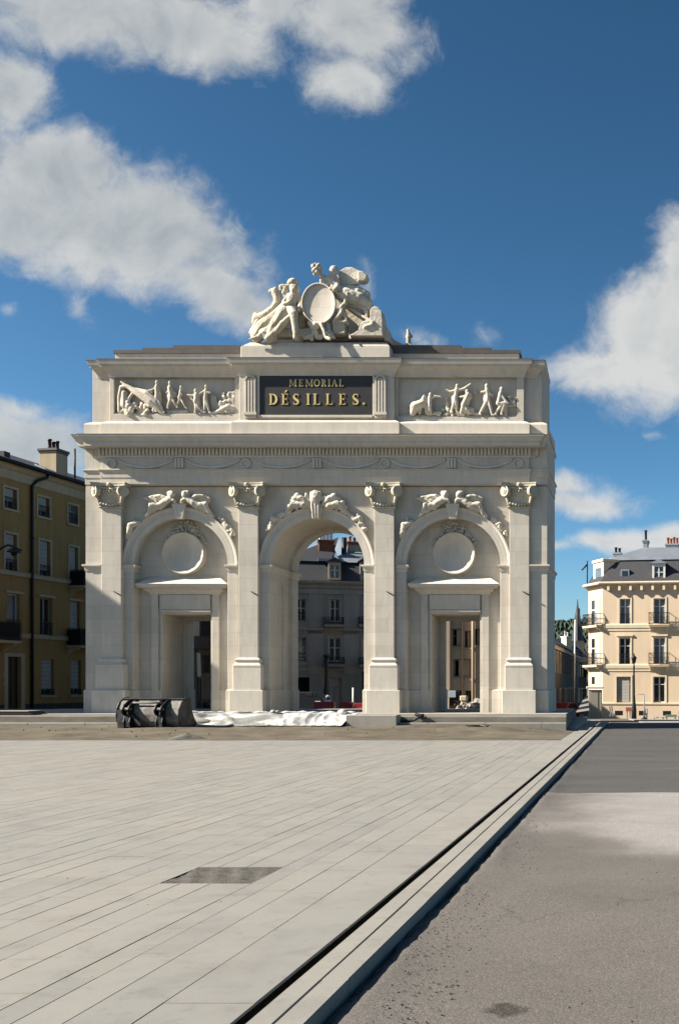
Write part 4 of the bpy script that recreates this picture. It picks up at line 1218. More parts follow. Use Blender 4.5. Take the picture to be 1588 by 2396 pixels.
s = MB(); s.box(am-.3, am+1.5, .9, 1.6, gm+.05, gm+.25); s.hexa([(am-.6, 1.6, gm+.2), (am+1.2, 1.6, gm+.2), (am+1.0, 3.0, gm+1.1), (am-.9, 3.0, gm+1.1)], [(am-.6, 1.6, gm+.3), (am+1.2, 1.6, gm+.3), (am+1.0, 3.0, gm+1.2), (am-.9, 3.0, gm+1.2)])
build('skylight', s, M['zinc'], gh)
def dormer(root, r, out, zt, mat, roofmat, glassm='glass', frame='white', cheek='slate'):
    a0, a1, z0, z1 = r; s = MB()
    t = .16
    for b_ in ((a0, a0+t, z0, z1), (a1-t, a1, z0, z1), (a0+t, a1-t, z1-t*1.6, z1), (a0+t, a1-t, z0, z0+t)): s.box(b_[0], b_[1], -out, -out+.3, b_[2], b_[3])
    o = build('dormer', s, M[mat], root)
    s = MB(); s.box(a0+.02, a1-.02, -out+.3, 2.2, z0, z1-.02); build('cheek', s, M[cheek], o)
    s = MB(); s.prism([(a0-.18, z1+.003), (a1+.18, z1+.003), ((a0+a1)/2, z1+.35)], -out-.14, 2.4); build('dormer_roof', s, M[roofmat], o)
    s = MB(); xm = (a0+a1)/2; s.box(xm-.05, xm+.05, -out+.08, -out+.16, z0+t, z1-t*1.6); zq = z0+(z1-z0)*.55
    s.box(a0+t, xm-.05, -out+.09, -out+.15, zq-.03, zq+.03); s.box(xm+.05, a1-t, -out+.09, -out+.15, zq-.03, zq+.03); build('window_bars', s, M[frame], o)
    s = MB(); s.box(a0+t, a1-t, -out+.2, -out+.22, z0+t, z1-t*1.6); build('pane', s, M[glassm], o)
    return o
dormer(gh, grect(545, 690, 432, 640), .15, gm, 'brown_wall', 'slate')
dormer(gh, grect(915, 1010, 430, 655), .15, gm, 'concrete', 'slate')
c0, c1 = G.a(660+.1987*428, 3.), G.a(660+.1987*600, 3.)
chimney(gh, c0, c1, 2.6, 3.6, gm, G.z(1230+.1987*195, c0, 3.), 'brick', 4, 'white', 'brick', .95)
c0, c1 = G.a(660+.1987*770, 5.), G.a(660+.1987*990, 5.)
chimney(gh, c0, c1, 4.6, 5.6, gm, G.z(1230+.1987*215, c0, 5.), 'concrete', 4, 'terracotta', 'terracotta', .45)
s = MB(); x = G.a(660+.1987*728, 4.); s.tube([(x, 4., gm), (x, 4., G.z(1230+.1987*140, x, 4.))], .2, 8); build('flue', s, M['iron'], gh)
for i, r in enumerate(R1): window(gh, r, frame='white', rail=.6 if i == 0 else None, surround='grey_trim', transom=.42)
for i, r in enumerate(R2): window(gh, r, frame='white', rail=.6 if i == 0 else None, surround='grey_trim', transom=.42, curtain='curtain' if i == 0 else None)
for zx0, zx1, zy0, zy1 in ((490, 716, 1085, 1195), (893, 1120, 1085, 1195), (498, 725, 1552, 1660), (900, 1120, 1555, 1665)):
    r = grect(zx0, zx1, zy0, zy1); balcony(gh, r[0], r[1], r[2]+.15, .8, r[3]-r[2]-.15, slab='grey_trim', brackets=False)
s = MB(); s.box(gdoor[0], gdoor[1], .2, .27, gb, gdoor[3]); dd = build('door', s, M['grey_trim'], gh)
s = MB(); xm = (gdoor[0]+gdoor[1])/2; s.box(xm-.04, xm+.04, .15, .2, gb, gdoor[3]-.7); s.box(gdoor[0]+.1, gdoor[1]-.1, .16, .2, gdoor[3]-.75, gdoor[3]-.62); build('rail', s, M['grey_wall'], dd)
s = MB(); s.box(gd[0], gd[1], .3, .36, gb, gd[3]); build('shop_front', s, M['void'], gh)
s = MB(); s.box(gd[0], gd[1], .2, .26, gb, gb+1.6); s.box(gd[1]-.9, gd[1]-.15, .2, .25, gb+1.7, gd[3]-1.4); build('shop_door', s, M['plinth'], gh)
s = MB(); s.box(gd3[0], gd3[1], .2, .3, gb+.8, gd3[3]); build('shutter', s, M['plinth'], gh)

# ---------------------------------------------------------------- brown houses seen through the small doors
B = Front((X(1030, 55.), 55.), (1., .03))
bh = thing('stone_house', 'brown stone street house with deep window recesses seen through the right small door', 'house', (B.O.x, B.O.y, 0), B.rz)
def brect(zx0, zx1, zy0, zy1): return B.rect(1000+.1268*zx0, 1000+.1268*zx1, 1400+.1268*zy0, 1400+.1268*zy1)
bw = [brect(448, 640, 560, 880), brect(682, 790, 600, 925), brect(470, 795, 1120, 1455), brect(870, 960, 560, 860), brect(440, 560, 150, 420), brect(690, 790, 210, 430)]
bw += [brect(575, 640, 1700, 1950), brect(690, 805, 1700, 1910)]
mb = MB(); front_wall(mb, -1.5, 5., -1.2, 11.5, [r for r in bw], .5); mb.box(-1.5, 5., .5, 6.0, -1.2, 11.4)
build('wall', mb, M['brown_wall'], bh)
for i, r in enumerate(bw):
    window(bh, r, frame='brown_wall', depth=.38, leafs=2 if i != 1 else 1, transom=.4 if i < 2 else 0, glassm='void', bl=None)
    if i in (0, 1, 2, 3):
        s = MB(); x1 = r[0]+(r[1]-r[0])*(.42 if i != 2 else .30); s.box(x1, r[1]-.03, .12, .16, r[2]+.03, r[3]-.03); build('shutter', s, M['brown_wall'], bh)
s = MB(); x = B.a(1000+.1268*640); s.tube([(x, -.08, -.5), (x, -.08, 11.)], .045, 6); x = B.a(1000+.1268*840); s.tube([(x, -.1, -1.), (x, -.1, 9.2)], .08, 6)
s.ell((x, -.12, 9.3), (.16, .12, .3)); build('downpipe', s, M['brown_wall'], bh)
x0, x1 = B.a(1000+.1268*300), B.a(1000+.1268*425)
s = MB(); s.box(x0-.1, x1, -.25, .02, -1.2, 11.3); build('end_pilaster', s, M['brown_wall'], bh, bevel=.03)
s = MB()
for zz in (1400+.1268*920, 1400+.1268*1500): 
    z = B.z(zz, B.a(1000+.1268*700)); s.box(x1, 5., -.04, .01, z-.05, z+.03)
build('string_course', s, M['brown_wall'], bh)
s = MB(); s.prism([(-.4, 11.52), (6.2, 11.52), (3., 13.)], -1.6, 5.1, 'x'); build('roof', s, M['slate'], bh)

O2 = Front((X(418, 58.), 58.), (cos(radians(22)), sin(radians(22))))
sh = thing('stone_house', 'dark shaded stone house with a balcony seen through the left small door', 'house', (O2.O.x, O2.O.y, 0), O2.rz)
def orect(zx0, zx1, zy0, zy1): return O2.rect(420+.1267*zx0, 420+.1267*zx1, 1400+.1267*zy0, 1400+.1267*zy1)
ow = [orect(248, 300, 350, 520), orect(400, 560, 340, 700), orect(410, 560, 1050, 1380), orect(250, 300, 930, 1040)]
mb = MB(); front_wall(mb, -.6, 5., -1., 9.5, ow, .4); mb.box(-.6, 5., .4, 4., -1., 9.4)
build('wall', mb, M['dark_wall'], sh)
for r in ow: window(sh, r, frame='dark_wall', leafs=1, transom=0, depth=.25)
r = orect(225, 370, 350, 700); s = MB(); s.box(r[0], r[1], -.12, .02, r[2], r[3]+1.5); build('pale_pier', s, M['grey_trim'], sh)
r = orect(240, 600, 720, 930); s = MB(); s.box(r[0], r[1]+.6, -.5, .02, r[2], r[3]); build('balcony_front', s, M['plinth'], sh)
s = MB(); s.prism([(-.5, 9.52), (4.2, 9.52), (2., 11.)], -.8, 5.2, 'x'); build('roof', s, M['slate'], sh)

# ---------------------------------------------------------------- peach mansard house at the right
yR = 85.
R = Front((X(1409, yR), yR), (cos(radians(-8)), sin(radians(-8))))
ph = thing('mansard_house', 'sunlit peach corner house with grey slate mansard and iron balconies at the right', 'house', (R.O.x, yR, 0), R.rz)
WLOC[ph.name] = None
def rz_(zy, base=1220): return base+.1964*zy
def rrect(zx0, zx1, zy0, zy1, base=1220): return R.rect(1280+.1964*zx0, 1280+.1964*zx1, base+.1964*zy0, base+.1964*zy1)
zg = -1.3
RW = []
RWa = level([rrect(858, 985, 918, 1222), rrect(1262, 1400, 922, 1235)])
RWb = level([rrect(852, 985, 215, 535, 1450), rrect(1262, 1398, 215, 535, 1450)])
RWc = level([rrect(822, 990, 672, 990, 1450), rrect(1258, 1400, 685, 985, 1450)])
sp = RWa[1][0]-RWa[0][0]
for rows in (RWa, RWb, RWc):
    for k in (2, 3): rows.append((rows[1][0]+sp*(k-1), rows[1][1]+sp*(k-1), rows[1][2], rows[1][3]))
aR = 18.
zcor = R.z(rz_(775), 0); zct = R.z(rz_(738), 0)
mb = MB(); front_wall(mb, 0, aR, zg, zcor, RWa+RWb+RWc, .4)
# canted corner on the left
k45 = (-1.0, .0)
cw = 1.53; cd = 2.2
mb.prism([(0., 0.4), (0., 0.), (-cw, cd), (-cw, 14.), (aR, 14.), (aR, .4)], zg, zcor-.02, 'z')
build('wall', mb, M['peach'], ph)
import functools
def cpt(t, o=0.):                      # point on the canted face: t 0..1 from left to right
    n = Vector((-cd, -cw)).normalized()
    return Vector((-cw, cd))*(1-t) + n*o
s = MB(); cp = [(-cw, 14.), (-cw, cd), (0, 0), (aR, 0)]
s.mould(cp, [(-.03, zcor-.12), (.10, zcor-.1), (.12, zcor+.1), (.42, zcor+.35), (.48, zct-.1), (.52, zct), (-.3, zct+.12)])
for k in range(20): 
    x = .5+k*.9+(.0); s.box(x-.10, x+.10, -.38, .02, zcor-.36, zcor+.2)
build('cornice', s, M['cream'], ph)
s = MB(); zst = []
for py in (rz_(1252), rz_(560, 1450)):
    z = R.z(py, 0); zst.append(z); s.mould(cp, [(-.03, z-.38), (.05, z-.36), (.05, z-.2), (.10, z-.14), (.12, z+.10), (.09, z+.2), (-.03, z+.22)])
build('string_course', s, M['cream'], ph)
s = MB(); zpl_ = R.z(rz_(1000, 1450), 0); s.mould(cp, [(-.03, zg-.5), (.06, zg-.5), (.06, zpl_-.08), (.12, zpl_-.05), (.12, zpl_+.05), (-.03, zpl_+.1)]); build('plinth', s, M['peach'], ph)
for k in range(9):                     # cellar openings
    s = MB(); x = 1.0+k*1.95; s.box(x, x+.65, -.065, -.03, zg+.25, zg+.62); build('cellar_vent', s, M['void'], ph)
for i, rows in enumerate((RWa, RWb, RWc)):
    for j, r in enumerate(rows):
        bl = None
        window(ph, r, frame='white', surround='cream', rail=.85 if (j % 2 == 0 and i < 2) else None, head=(i == 1), glassm='glass_sky' if (i+j) % 2 == 0 or i == 0 else 'glass', transom=.30,
               curtain='curtain' if (i, j) in ((0, 0), (2, 0)) else None, bl=.98 if (i, j) == (2, 0) else None, sill='cream' if i == 2 else None)
for j in (1, 3):
    for i, rows in enumerate((RWa, RWb)):
        r = rows[j]; balcony(ph, r[0]-.35, r[1]+.35, r[2]-.02, .42, .95, slab='cream')
# canted face: windows and balconies
ang = math.atan2(-cd, cw)
ef = bpy.data.objects.new('corner_bay', None); link(ef); ef.parent = ph; ef.location = (-cw, cd, 0); ef.rotation_euler = (0, 0, ang); WLOC[ef.name] = None
Lc = sqrt(cw*cw+cd*cd)
def cbay(name, fn):
    n0 = set(bpy.data.objects.keys()); fn(); 
for i, rows in enumerate((RWa, RWb, RWc)):
    r = rows[1]; m = Lc*.5; hw = .72
    zt = r[3]; zb = r[2] if i < 2 else r[2]+1.5
    s = MB(); s.box(m-hw-.16, m-hw, -.06, .02, zb, zt+.2); s.box(m+hw, m+hw+.16, -.06, .02, zb, zt+.2); s.box(m-hw, m+hw, -.06, .02, zt+.003, zt+.2)
    s.box(m-.05, m+.05, -.04, .02, zb, zt); s.box(m-hw, m-.05, -.04, .02, zt-.85, zt-.75); s.box(m+.05, m+hw, -.04, .02, zt-.85, zt-.75); s.box(m-hw, m-hw+.07, -.04, .02, zb, zt); s.box(m+hw-.07, m+hw, -.04, .02, zb, zt)
    o = build('window', s, M['cream'], ef)
    s = MB(); s.box(m-hw+.01, m+.0, -.028, .02, zb, zt); build('pane', s, M['glass'], ef)
    s = MB(); s.box(m+.0, m+hw-.01, -.027, .02, zb, zt); build('curtain', s, M['curtain'], ef)
    if i < 2: balcony(ef, .1, Lc+.05, zb-.02, .6, .95, slab='cream')
# entrance box at the foot of the corner
kx = thing('site_cabin', 'grey site cabin with white roof edge at the foot of the peach house', 'cabin', (X(1391, 82.), 82., zg), 0)
r0, r1 = X(1375, 82.), X(1407.5, 82.)
s = MB(); s.box(r0, r1, 82., 83.0, zg-.3, Z(1614, 82.)); build('body', s, M['grey_trim'], kx, bevel=.03)
s = MB(); s.box(r0-.15, r1+.1, 81.85, 83.0, Z(1612, 82.)+.01, Z(1606, 82.)); build('roof', s, M['white'], kx, bevel=.03)
s = MB(); s.box(r0+.15, r0+.75, 81.96, 82.0, zg, Z(1620, 82)); s.box(r1-.2, r1-.05, 81.96, 82., zg, Z(1616, 82)); build('door', s, M['grey_wall'], kx)
# mansard roof
zm = R.z(rz_(470), 0, 1.3); zm0 = zct+.12
s = MB()
off = 1.25
s.add([(-.15, -.15, zm0), (aR, -.15, zm0), (aR, off, zm), (.75, off, zm), (-cw-.1, cd, zm0), (-cw+1.0, cd+.6, zm), (-cw-.1, 14., zm0), (-cw+1.0, 13., zm), (aR, 13., zm), (aR, 14., zm0)],
      [(0,1,2,3), (4,0,3,5), (6,4,5,7), (9,6,7,8), (1,9,8,2), (3,2,8,7,5), (0,4,6,9,1)])
build('roof', s, M['slate'], ph)
s = MB(); zz1 = R.z(rz_(412), 0, 1.5)
s.add([(.5, off-.15, zm+.01), (aR, off-.15, zm+.01), (aR, off-.1, zm+.22), (.5, off-.1, zm+.22), (aR, 5., zz1+.9), (2.8, 5., zz1+1.1), (-cw+.8, cd+.5, zm+.1), (-cw+.8, 12., zm+.1), (aR, 12., zm+.1), (-cw+.8, cd+.5, zm+.0)],
      [(0,1,2,3), (3,2,4,5), (6,3,5), (6,5,7), (7,5,4,8), (0,3,6,9)])
build('upper_roof', s, M['zinc'], ph)
dormer(ph, rrect(1245, 1400, 500, 728), -.05, zm, 'white', 'zinc')
r = rrect(1245, 1400, 500, 728); dormer(ph, (r[0]+2*sp, r[1]+2*sp, r[2], r[3]), -.05, zm, 'white', 'zinc')
r = rrect(865, 968, 568, 675); s = MB(); s.box(r[0], r[1], .2, .6, r[2], r[3]); o = build('skylight', s, M['zinc'], ph); s = MB(); s.box(r[0]+.12, r[1]-.12, .18, .3, r[2]+.12, r[3]-.12); build('pane', s, M['glass'], o)
s = MB(); zb = zm0; m = Lc*.5
s.box(m-.95, m+.95, .25, 1.6, zb, zm-.15); s.box(m-1.05, m+1.05, .15, 1.7, zm-.15, zm+.1); o = build('dormer', s, M['cream'], ef, bevel=.03)
s = MB(); s.box(m-.5, m+.5, .21, .3, zb+.5, zm-.6); build('pane', s, M['glass_sky'], ef)
def rch(zx0, zx1, zy0, zy1, d, mat, pots, pm, ph_=.5):
    a0, a1 = R.a(1280+.1964*zx0, d), R.a(1280+.1964*zx1, d); chimney(ph, a0, a1, d, d+1.1, R.z(rz_(zy1), 0, d)-1.6, R.z(rz_(zy0), 0, d), mat, pots, pm, 'zinc', ph_)
rch(1135, 1188, 250, 345, 5., 'zinc', 1, 'iron', .9)
rch(1408, 1552, 300, 362, 5.5, 'grey_trim', 4, 'terracotta', .6)
rch(782, 868, 395, 415, 3., 'grey_trim', 2, 'iron', .5)
s = MB(); s.tube([(-cw-.5, cd-.3, zm0+1.2), (-cw-.1, cd, zm0+1.7)], .07, 6); s.tube([(-cw-.1, cd, zm0+.1), (-cw-.1, cd, zm0+2.)], .05, 6); build('aerial', s, M['iron'], ph)

# ---------------------------------------------------------------- old row in the shaded lane, church spire
def lane(name, label, px0, y0, px1, y1, top, base, mat, seed, deep=6., stand=None):
    a = Vector((X(px0, y0), y0)); b = Vector((X(px1, y1), y1)); fr_ = Front(a, b-a)
    Lh = (b-a).length; t = thing(name, label, 'house', (a.x, a.y, 0), fr_.rz)
    rn_ = random.Random(seed); n = max(2, int(Lh/3.2)); hs = []
    H = top-base; fl = max(2, int(H/3.1))
    for f in range(fl):
        for k in range(n):
            x = Lh*(k+.5)/n; z = base+H*(f+.28)/fl
            hs.append((x-.55, x+.55, z, z+H/fl*.55))
    mb = MB(); front_wall(mb, 0, Lh, base, top, hs, .4); mb.box(0, Lh, .4, deep, base, top-.05); build('wall', mb, M[mat], t)
    for k, h_ in enumerate(hs): window(t, h_, frame='greyframe' if rn_.random() < .5 else 'dark_wall', depth=.25, surround='grey_trim' if rn_.random() < .6 else None)
    s = MB(); s.prism([(-.5, top+.01), (deep+.3, top+.01), (deep*.5, top+deep*.38)], -.2, Lh+.2, 'x'); build('roof', s, M['slate'], t)
    s = MB(); s.box(0, Lh, -.2, .01, top-.35, top); build('cornice', s, M['grey_trim'], t)
    return t, fr_, Lh
yy = 95.
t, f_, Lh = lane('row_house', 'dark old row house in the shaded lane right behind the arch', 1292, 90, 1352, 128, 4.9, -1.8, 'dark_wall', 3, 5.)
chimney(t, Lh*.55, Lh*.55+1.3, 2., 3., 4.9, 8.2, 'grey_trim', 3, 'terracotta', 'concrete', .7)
t, f_, Lh = lane('row_house', 'dark tall gable house with pale chimneys at the far end of the shaded lane', 1334, 132, 1372, 134, 4.6, -1.8, 'dark_wall', 4, 7.)
chimney(t, .2, 1.1, 1., 2., 4.6, 7.4, 'cream', 2, 'white', 'white', .6)
chimney(t, Lh*.55, Lh*.55+.8, 2., 3., 4.6, 6.6, 'cream', 2, 'terracotta', 'cream', .6)
ys = 190.
sp_ = thing('church_spire', 'thin dark church spire rising between the arch and the peach house', 'church spire', (X(1349, ys), ys, 0))
s = MB(); r = 1.15; xs = X(1351, ys)
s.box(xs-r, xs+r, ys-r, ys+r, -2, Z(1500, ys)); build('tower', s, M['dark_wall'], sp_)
s = MB(); s.lathe([(1.1, Z(1500, ys)), (.62, Z(1455, ys)), (.5, Z(1440, ys)), (.34, Z(1432, ys)), (.16, Z(1418, ys)), (.05, Z(1402, ys))], (X(1350, ys), ys, 0), 8, False); build('spire', s, M['slate'], sp_)
s = MB(); s.box(X(1352, ys), X(1356, ys), ys-.6, ys+.2, Z(1500, ys), Z(1424, ys)); build('pinnacle', s, M['slate'], sp_)
s = MB(); x = X(1343.5, 100.); wp = MB(); wp.tube([(X(1341.5, 100.), 100., Z(1660, 100.)), (X(1344.5, 100.), 100., Z(1450, 100.))], [.09, .06], 8)
tag(build('white_mast', wp, M['white'], None), 'slim white mast standing in front of the dark church spire', 'mast')

# ---------------------------------------------------------------- lamps, van, barriers, other site things
def lamp_post(label, x, y, z0, z1, r, arm=None):
    t = thing('street_lamp', label, 'street lamp', (x, y, z0), 0)
    s = MB(); s.lathe([(r*2.4, z0-.2), (r*2.2, z0+.6), (r*1.5, z0+1.0), (r*1.3, z0+1.1), (r, z0+1.6), (r*.7, z1-.3), (r*.9, z1-.25), (r*.5, z1)], (x, y, 0), 10); build('post', s, M['iron'], t)
    return t
t = lamp_post('slender black lamp post in front of the sunlit peach house', X(1482, 70.), 70., Z(1680, 70.), Z(1553, 70.), .075)
s = MB(); x, z = X(1482, 70.), Z(1553, 70.); s.lathe([(.03, z), (.10, z+.05), (.17, z+.35), (.2, z+.4), (.06, z+.55), (.02, z+.7)], (x, 70., 0), 8); build('lantern', s, M['iron'], t)
t = lamp_post('thick dark lamp post in front of the grey house behind the middle arch', X(764, 62.), 62., Z(1662, 62.), Z(1538, 62.), .13)
s = MB(); x, z = X(764, 62.), Z(1538, 62.); s.lathe([(.08, z), (.22, z+.05), (.24, z+.12), (.06, z+.2)], (x, 62., 0), 8); build('cap', s, M['iron'], t)
# lamp on a long arm at the left edge
yl = 40.; xp = X(-30, yl)
t = thing('street_lamp', 'curved black street lamp arm reaching in front of the ochre house', 'street lamp', (xp, yl, 0.1))
s = MB(); zz = Z(1020+.1521*1745, yl)
s.lathe([(.2, -.2), (.18, .7), (.1, 1.1), (.07, zz-.1), (.09, zz+.2), (.02, zz+.4)], (xp, yl, 0), 10); build('post', s, M['iron'], t)
s = MB(); Wp = lambda zx, zy: (X(.1521*zx, yl), yl, Z(1020+.1521*zy, yl))
s.tube([(xp, yl, zz), Wp(0, 1745), Wp(60, 1705), Wp(130, 1678), Wp(200, 1700), Wp(260, 1735), Wp(340, 1762)], [.055, .05, .045, .045, .05, .055, .03], 8); build('arm', s, M['iron'], t)
s = MB(); c_ = Wp(222, 1770); s.lathe([(.04, .13), (.10, .10), (.24, .0), (.26, -.05), (.12, -.07), (.09, -.17), (.03, -.2)], c_, 12); build('lamp_head', s, M['iron'], t)

# dark van behind the middle arch
yv = 55.; vx0, vx1 = X(676, yv), X(755.5, yv); vz0 = -.35
van = thing('van', 'dark blue van parked behind the middle arch', 'van', ((vx0+vx1)/2, yv+.9, vz0))
def vp(px, py): return (X(px, yv), Z(py, yv))
s = MB(); zt = Z(1619, yv)
paint = plain('dark_van_paint', (.008, .012, .018), .5, .1, 2., .0, .25); M['van'] = paint
s.prism([(vx0, vz0+.35), (vx0, zt-.05), (vx0+.1, zt), vp(731, 1619.5), vp(742, 1628), vp(752, 1633), (vx1, vz0+.95), (vx1, vz0+.35)], yv, yv+1.85); build('body', s, M['van'], van, bevel=.05, seg=2)
s = MB(); s.prism([vp(733, 1621.5), vp(740, 1628), vp(733, 1628)], yv-.012, yv+.02); s.box(X(715, yv), X(730, yv), yv-.012, yv+.02, Z(1628, yv), Z(1621.5, yv)); build('window', s, M['glass'], van)
s = MB(); s.box(X(737, yv), X(750, yv), yv-.03, yv+.02, Z(1642, yv), Z(1640, yv)); build('trim', s, M['white'], van)
for x in (vx0+.45, vx1-.38):
    s = MB(); vs = []; n = 18
    for e in (yv-.02, yv+.22):
        for k in range(n): vs.append((x+.31*cos(2*pi*k/n), e, vz0+.31+.31*sin(2*pi*k/n)))
    s.add(vs, [tuple(range(n)), tuple(range(2*n-1, n-1, -1))]+[(k, (k+1) % n, n+(k+1) % n, n+k) for k in range(n)]); wh = build('wheel', s, M['iron'], van)
    s = MB(); vs = []
    for e in (yv-.03, yv-.005):
        for k in range(n): vs.append((x+.18*cos(2*pi*k/n), e, vz0+.31+.18*sin(2*pi*k/n)))
    s.add(vs, [tuple(range(n)), tuple(range(2*n-1, n-1, -1))]+[(k, (k+1) % n, n+(k+1) % n, n+k) for k in range(n)]); build('rim', s, M['greyframe'], wh)

# red water-filled barriers
def barrier(px0, px1, py0, py1, y, label, first=None):
    x0, x1, z0, z1 = X(px0, y), X(px1, y), Z(py1, y), Z(py0, y)
    t = thing('road_barrier', label, 'barrier', ((x0+x1)/2, y, z0), 0, 'red plastic road barriers behind the arch')
    s = MB(); h = z1-z0
    s.prism([(y-.25, z0), (y+.25, z0), (y+.25, z0+h*.35), (y+.12, z0+h*.55), (y+.10, z1), (y-.10, z1), (y-.12, z0+h*.55), (y-.25, z0+h*.35)], x0, x1, 'x')
    build('body', s, M['red'], t, bevel=.03)
    s = MB(); n = 4
    for k in range(n): xx = x0+(x1-x0)*(k+.5)/n; s.box(xx-.16, xx+.16, y-.27, y-.2, z0+.04, z0+h*.28)
    build('recess', s, M['iron'], t)
    return t
barrier(734, 783, 1642, 1664, 48., 'short red plastic barrier beside the dark van')
barrier(793, 826, 1643, 1668, 47., 'red plastic barrier in the middle of the three seen through the middle arch')
barrier(827.5, 862, 1645, 1669, 46.6, 'right-hand red plastic barrier next to the pilaster under the middle arch')
barrier(690, 732, 1660, 1672, 46., 'low red plastic barrier in front of the dark van')
def bollard(px, py0, py1, y, r):
    x, z0, z1 = X(px, y), Z(py1, y), Z(py0, y)
    t = thing('bollard', 'black and white ringed bollard beside the lamp post behind the middle arch', 'bollard', (x, y, z0))
    s = MB(); s.lathe([(r, z0), (r, z1-.05), (r*.6, z1)], (x, y, 0), 12); build('post', s, M['iron'], t)
    h = z1-z0
    s = MB(); s.lathe([(r+.012, z0+h*.55), (r+.012, z0+h*.72)], (x, y, 0), 12); s.lathe([(r+.012, z0+h*.85), (r+.012, z1-.06), (r*.6, z1+.012)], (x, y, 0), 12); build('white_band', s, M['white'], t)
bollard(767, 1627, 1663, 50., .10)
s = MB(); y = 52.; s.tube([(X(826, y), y, -.3), (X(826, y), y, Z(1609, y))], .05, 8); tag(build('white_post', s, M['white'], None), 'thin white post standing behind the red barriers', 'post')

# site board and rubble behind the right small door
y = 47.; bd = thing('notice_board', 'pale blue notice board on dark panel behind the right small door', 'notice board', (X(1058, y), y, -.4))
s = MB(); s.box(X(1049, y), X(1066, y), y-.03, y, Z(1632, y), Z(1616, y)); build('sign_face', s, plain('pale_blue_board', (.46, .56, .62), .5), bd, bevel=.01)
s = MB(); s.box(X(1048, y), X(1072, y), y+.02, y+.1, -.4, Z(1614.5, y)); build('panel', s, M['wood'], bd)
s = MB(); s.box(X(1048.4, y), X(1050.5, y), y-.06, y+.015, -.4, Z(1632.5, y)); build('leg', s, M['cream'], bd)
s = MB(); y = 50.; s.box(X(1075, y), X(1090, y), y, y+.6, Z(1640, y), Z(1628, y)); s.box(X(1077, y), X(1088, y), y+.1, y+.5, -.4, Z(1640, y)+.01); tag(build('cable_box', s, M['cream'], None, bevel=.03), 'cream box cabinet standing above the rubble behind the right door', 'cabinet')
rn = random.Random(9); s = MB()
for k in range(380):
    y = rn.uniform(42.5, 45.); tt = rn.random(); px = 1066+ (1126-1066)*tt
    hgt = 28*min(1, tt*2.2)*(.75+.25*sin(tt*9))
    py = 1668-hgt*rn.random()**.7
    r = rn.uniform(.04, .12); p = Vector((X(px, y), y, Z(py, y)))
    R3 = Matrix.Rotation(rn.uniform(0, 6), 3, Vector((rn.random(), rn.random(), rn.random()+.01)).normalized())
    bx = [p+R3 @ Vector((sx*r*rn.uniform(.7, 1.3), sy*r, sz*r*rn.uniform(.5, .9))) for sz in (-1, 1) for sx, sy in ((-1,-1),(1,-1),(1,1),(-1,1))]
    s.hexa(bx[:4], bx[4:])
tag(build('rubble', s, M['concrete'], None), 'heap of pale broken stone behind the right small door', 'rubble heap', kind='stuff')
s = MB(); y = 46.
for (a, b_) in (((1063, 1648), (1073, 1658)), ((1064, 1667), (1072, 1664)), ((1068, 1655), (1080, 1668))): s.tube([(X(a[0], y), y, Z(a[1], y)), (X(b_[0], y), y+.2, Z(b_[1], y))], .06, 6)
s.box(X(1049, y), X(1070, y), y+.1, y+.7, -.4, Z(1652, y))
tag(build('timber_pile', s, M['wood'], None), 'dark scrap timber at the foot of the notice board', 'scrap pile')
# leaning plank and post behind the left small door
y = 44.; s = MB(); s.hexa([(X(462, y), y, Z(1583, y)), (X(469, y), y, Z(1582, y)), (X(469, y), y+.06, Z(1582, y)), (X(462, y), y+.06, Z(1583, y))], [(X(460.5, y), y, Z(1527, y)), (X(467.5, y), y, Z(1529, y)), (X(467.5, y), y+.06, Z(1529, y)), (X(460.5, y), y+.06, Z(1527, y))])
pl = thing('site_sign', 'tall narrow pale board on a black post behind the left small door', 'sign', (X(463, y), y, -.2))
build('board', s, M['cream'], pl)
s = MB(); s.box(X(459.5, y), X(464, y), y+.07, y+.2, -.2, Z(1520, y)); s.box(X(465.5, y), X(470.5, y), y+.07, y+.12, -.2, Z(1588, y)); build('post', s, M['iron'], pl)
s = MB(); rn = random.Random(4)
for k in range(60):
    y = rn.uniform(44.5, 46.5); p = Vector((X(rn.uniform(468, 500), y), y, Z(rn.uniform(1640, 1668), y))); s.ell(p, (rn.uniform(.1, .25), .12, rn.uniform(.04, .12)), Matrix.Rotation(rn.uniform(0, 3), 3, 'Y'), 6, 4)
tag(build('debris', s, M['dark_wall'], None), 'dark building debris on the ground behind the left small door', 'debris', kind='stuff')

# things at the right: cars, striped board, signpost, low barriers
def car(px, y, zb, matn, label, yaw):
    t = thing('parked_car', label, 'car', (X(px, y), y, zb), yaw)
    s = MB(); s.prism([(-2.0, .3), (-2.05, .75), (-1.75, .86), (-1.1, .92), (-.65, 1.38), (.75, 1.42), (1.45, .95), (2.0, .88), (2.05, .35)], -.82, .82); build('body', s, M[matn], t, bevel=.06, seg=2)
    s = MB(); s.prism([(-.98, .95), (-.6, 1.32), (.7, 1.35), (1.25, .98)], -.835, .835); build('window', s, M['glass'], t)
    for x in (-1.3, 1.3):
        for yy_ in (-.8, .62):
            s = MB(); n = 14; vs = []
            for e in (yy_, yy_+.18):
                for k in range(n): vs.append((x+.31*cos(2*pi*k/n), e, .31+.31*sin(2*pi*k/n)))
            s.add(vs, [tuple(range(n)), tuple(range(2*n-1, n-1, -1))]+[(k, (k+1) % n, n+(k+1) % n, n+k) for k in range(n)]); build('wheel', s, M['iron'], t)
    s = MB(); s.box(-2.06, -1.98, -.7, -.4, .62, .78); build('headlight', s, M['white'], t); s = MB(); s.box(-2.06, -1.98, .4, .7, .62, .78); build('headlight', s, M['white'], t)
car(1318, 92., -1.55, 'redlight', 'dark red car parked in the lane between arch and peach house', radians(68))
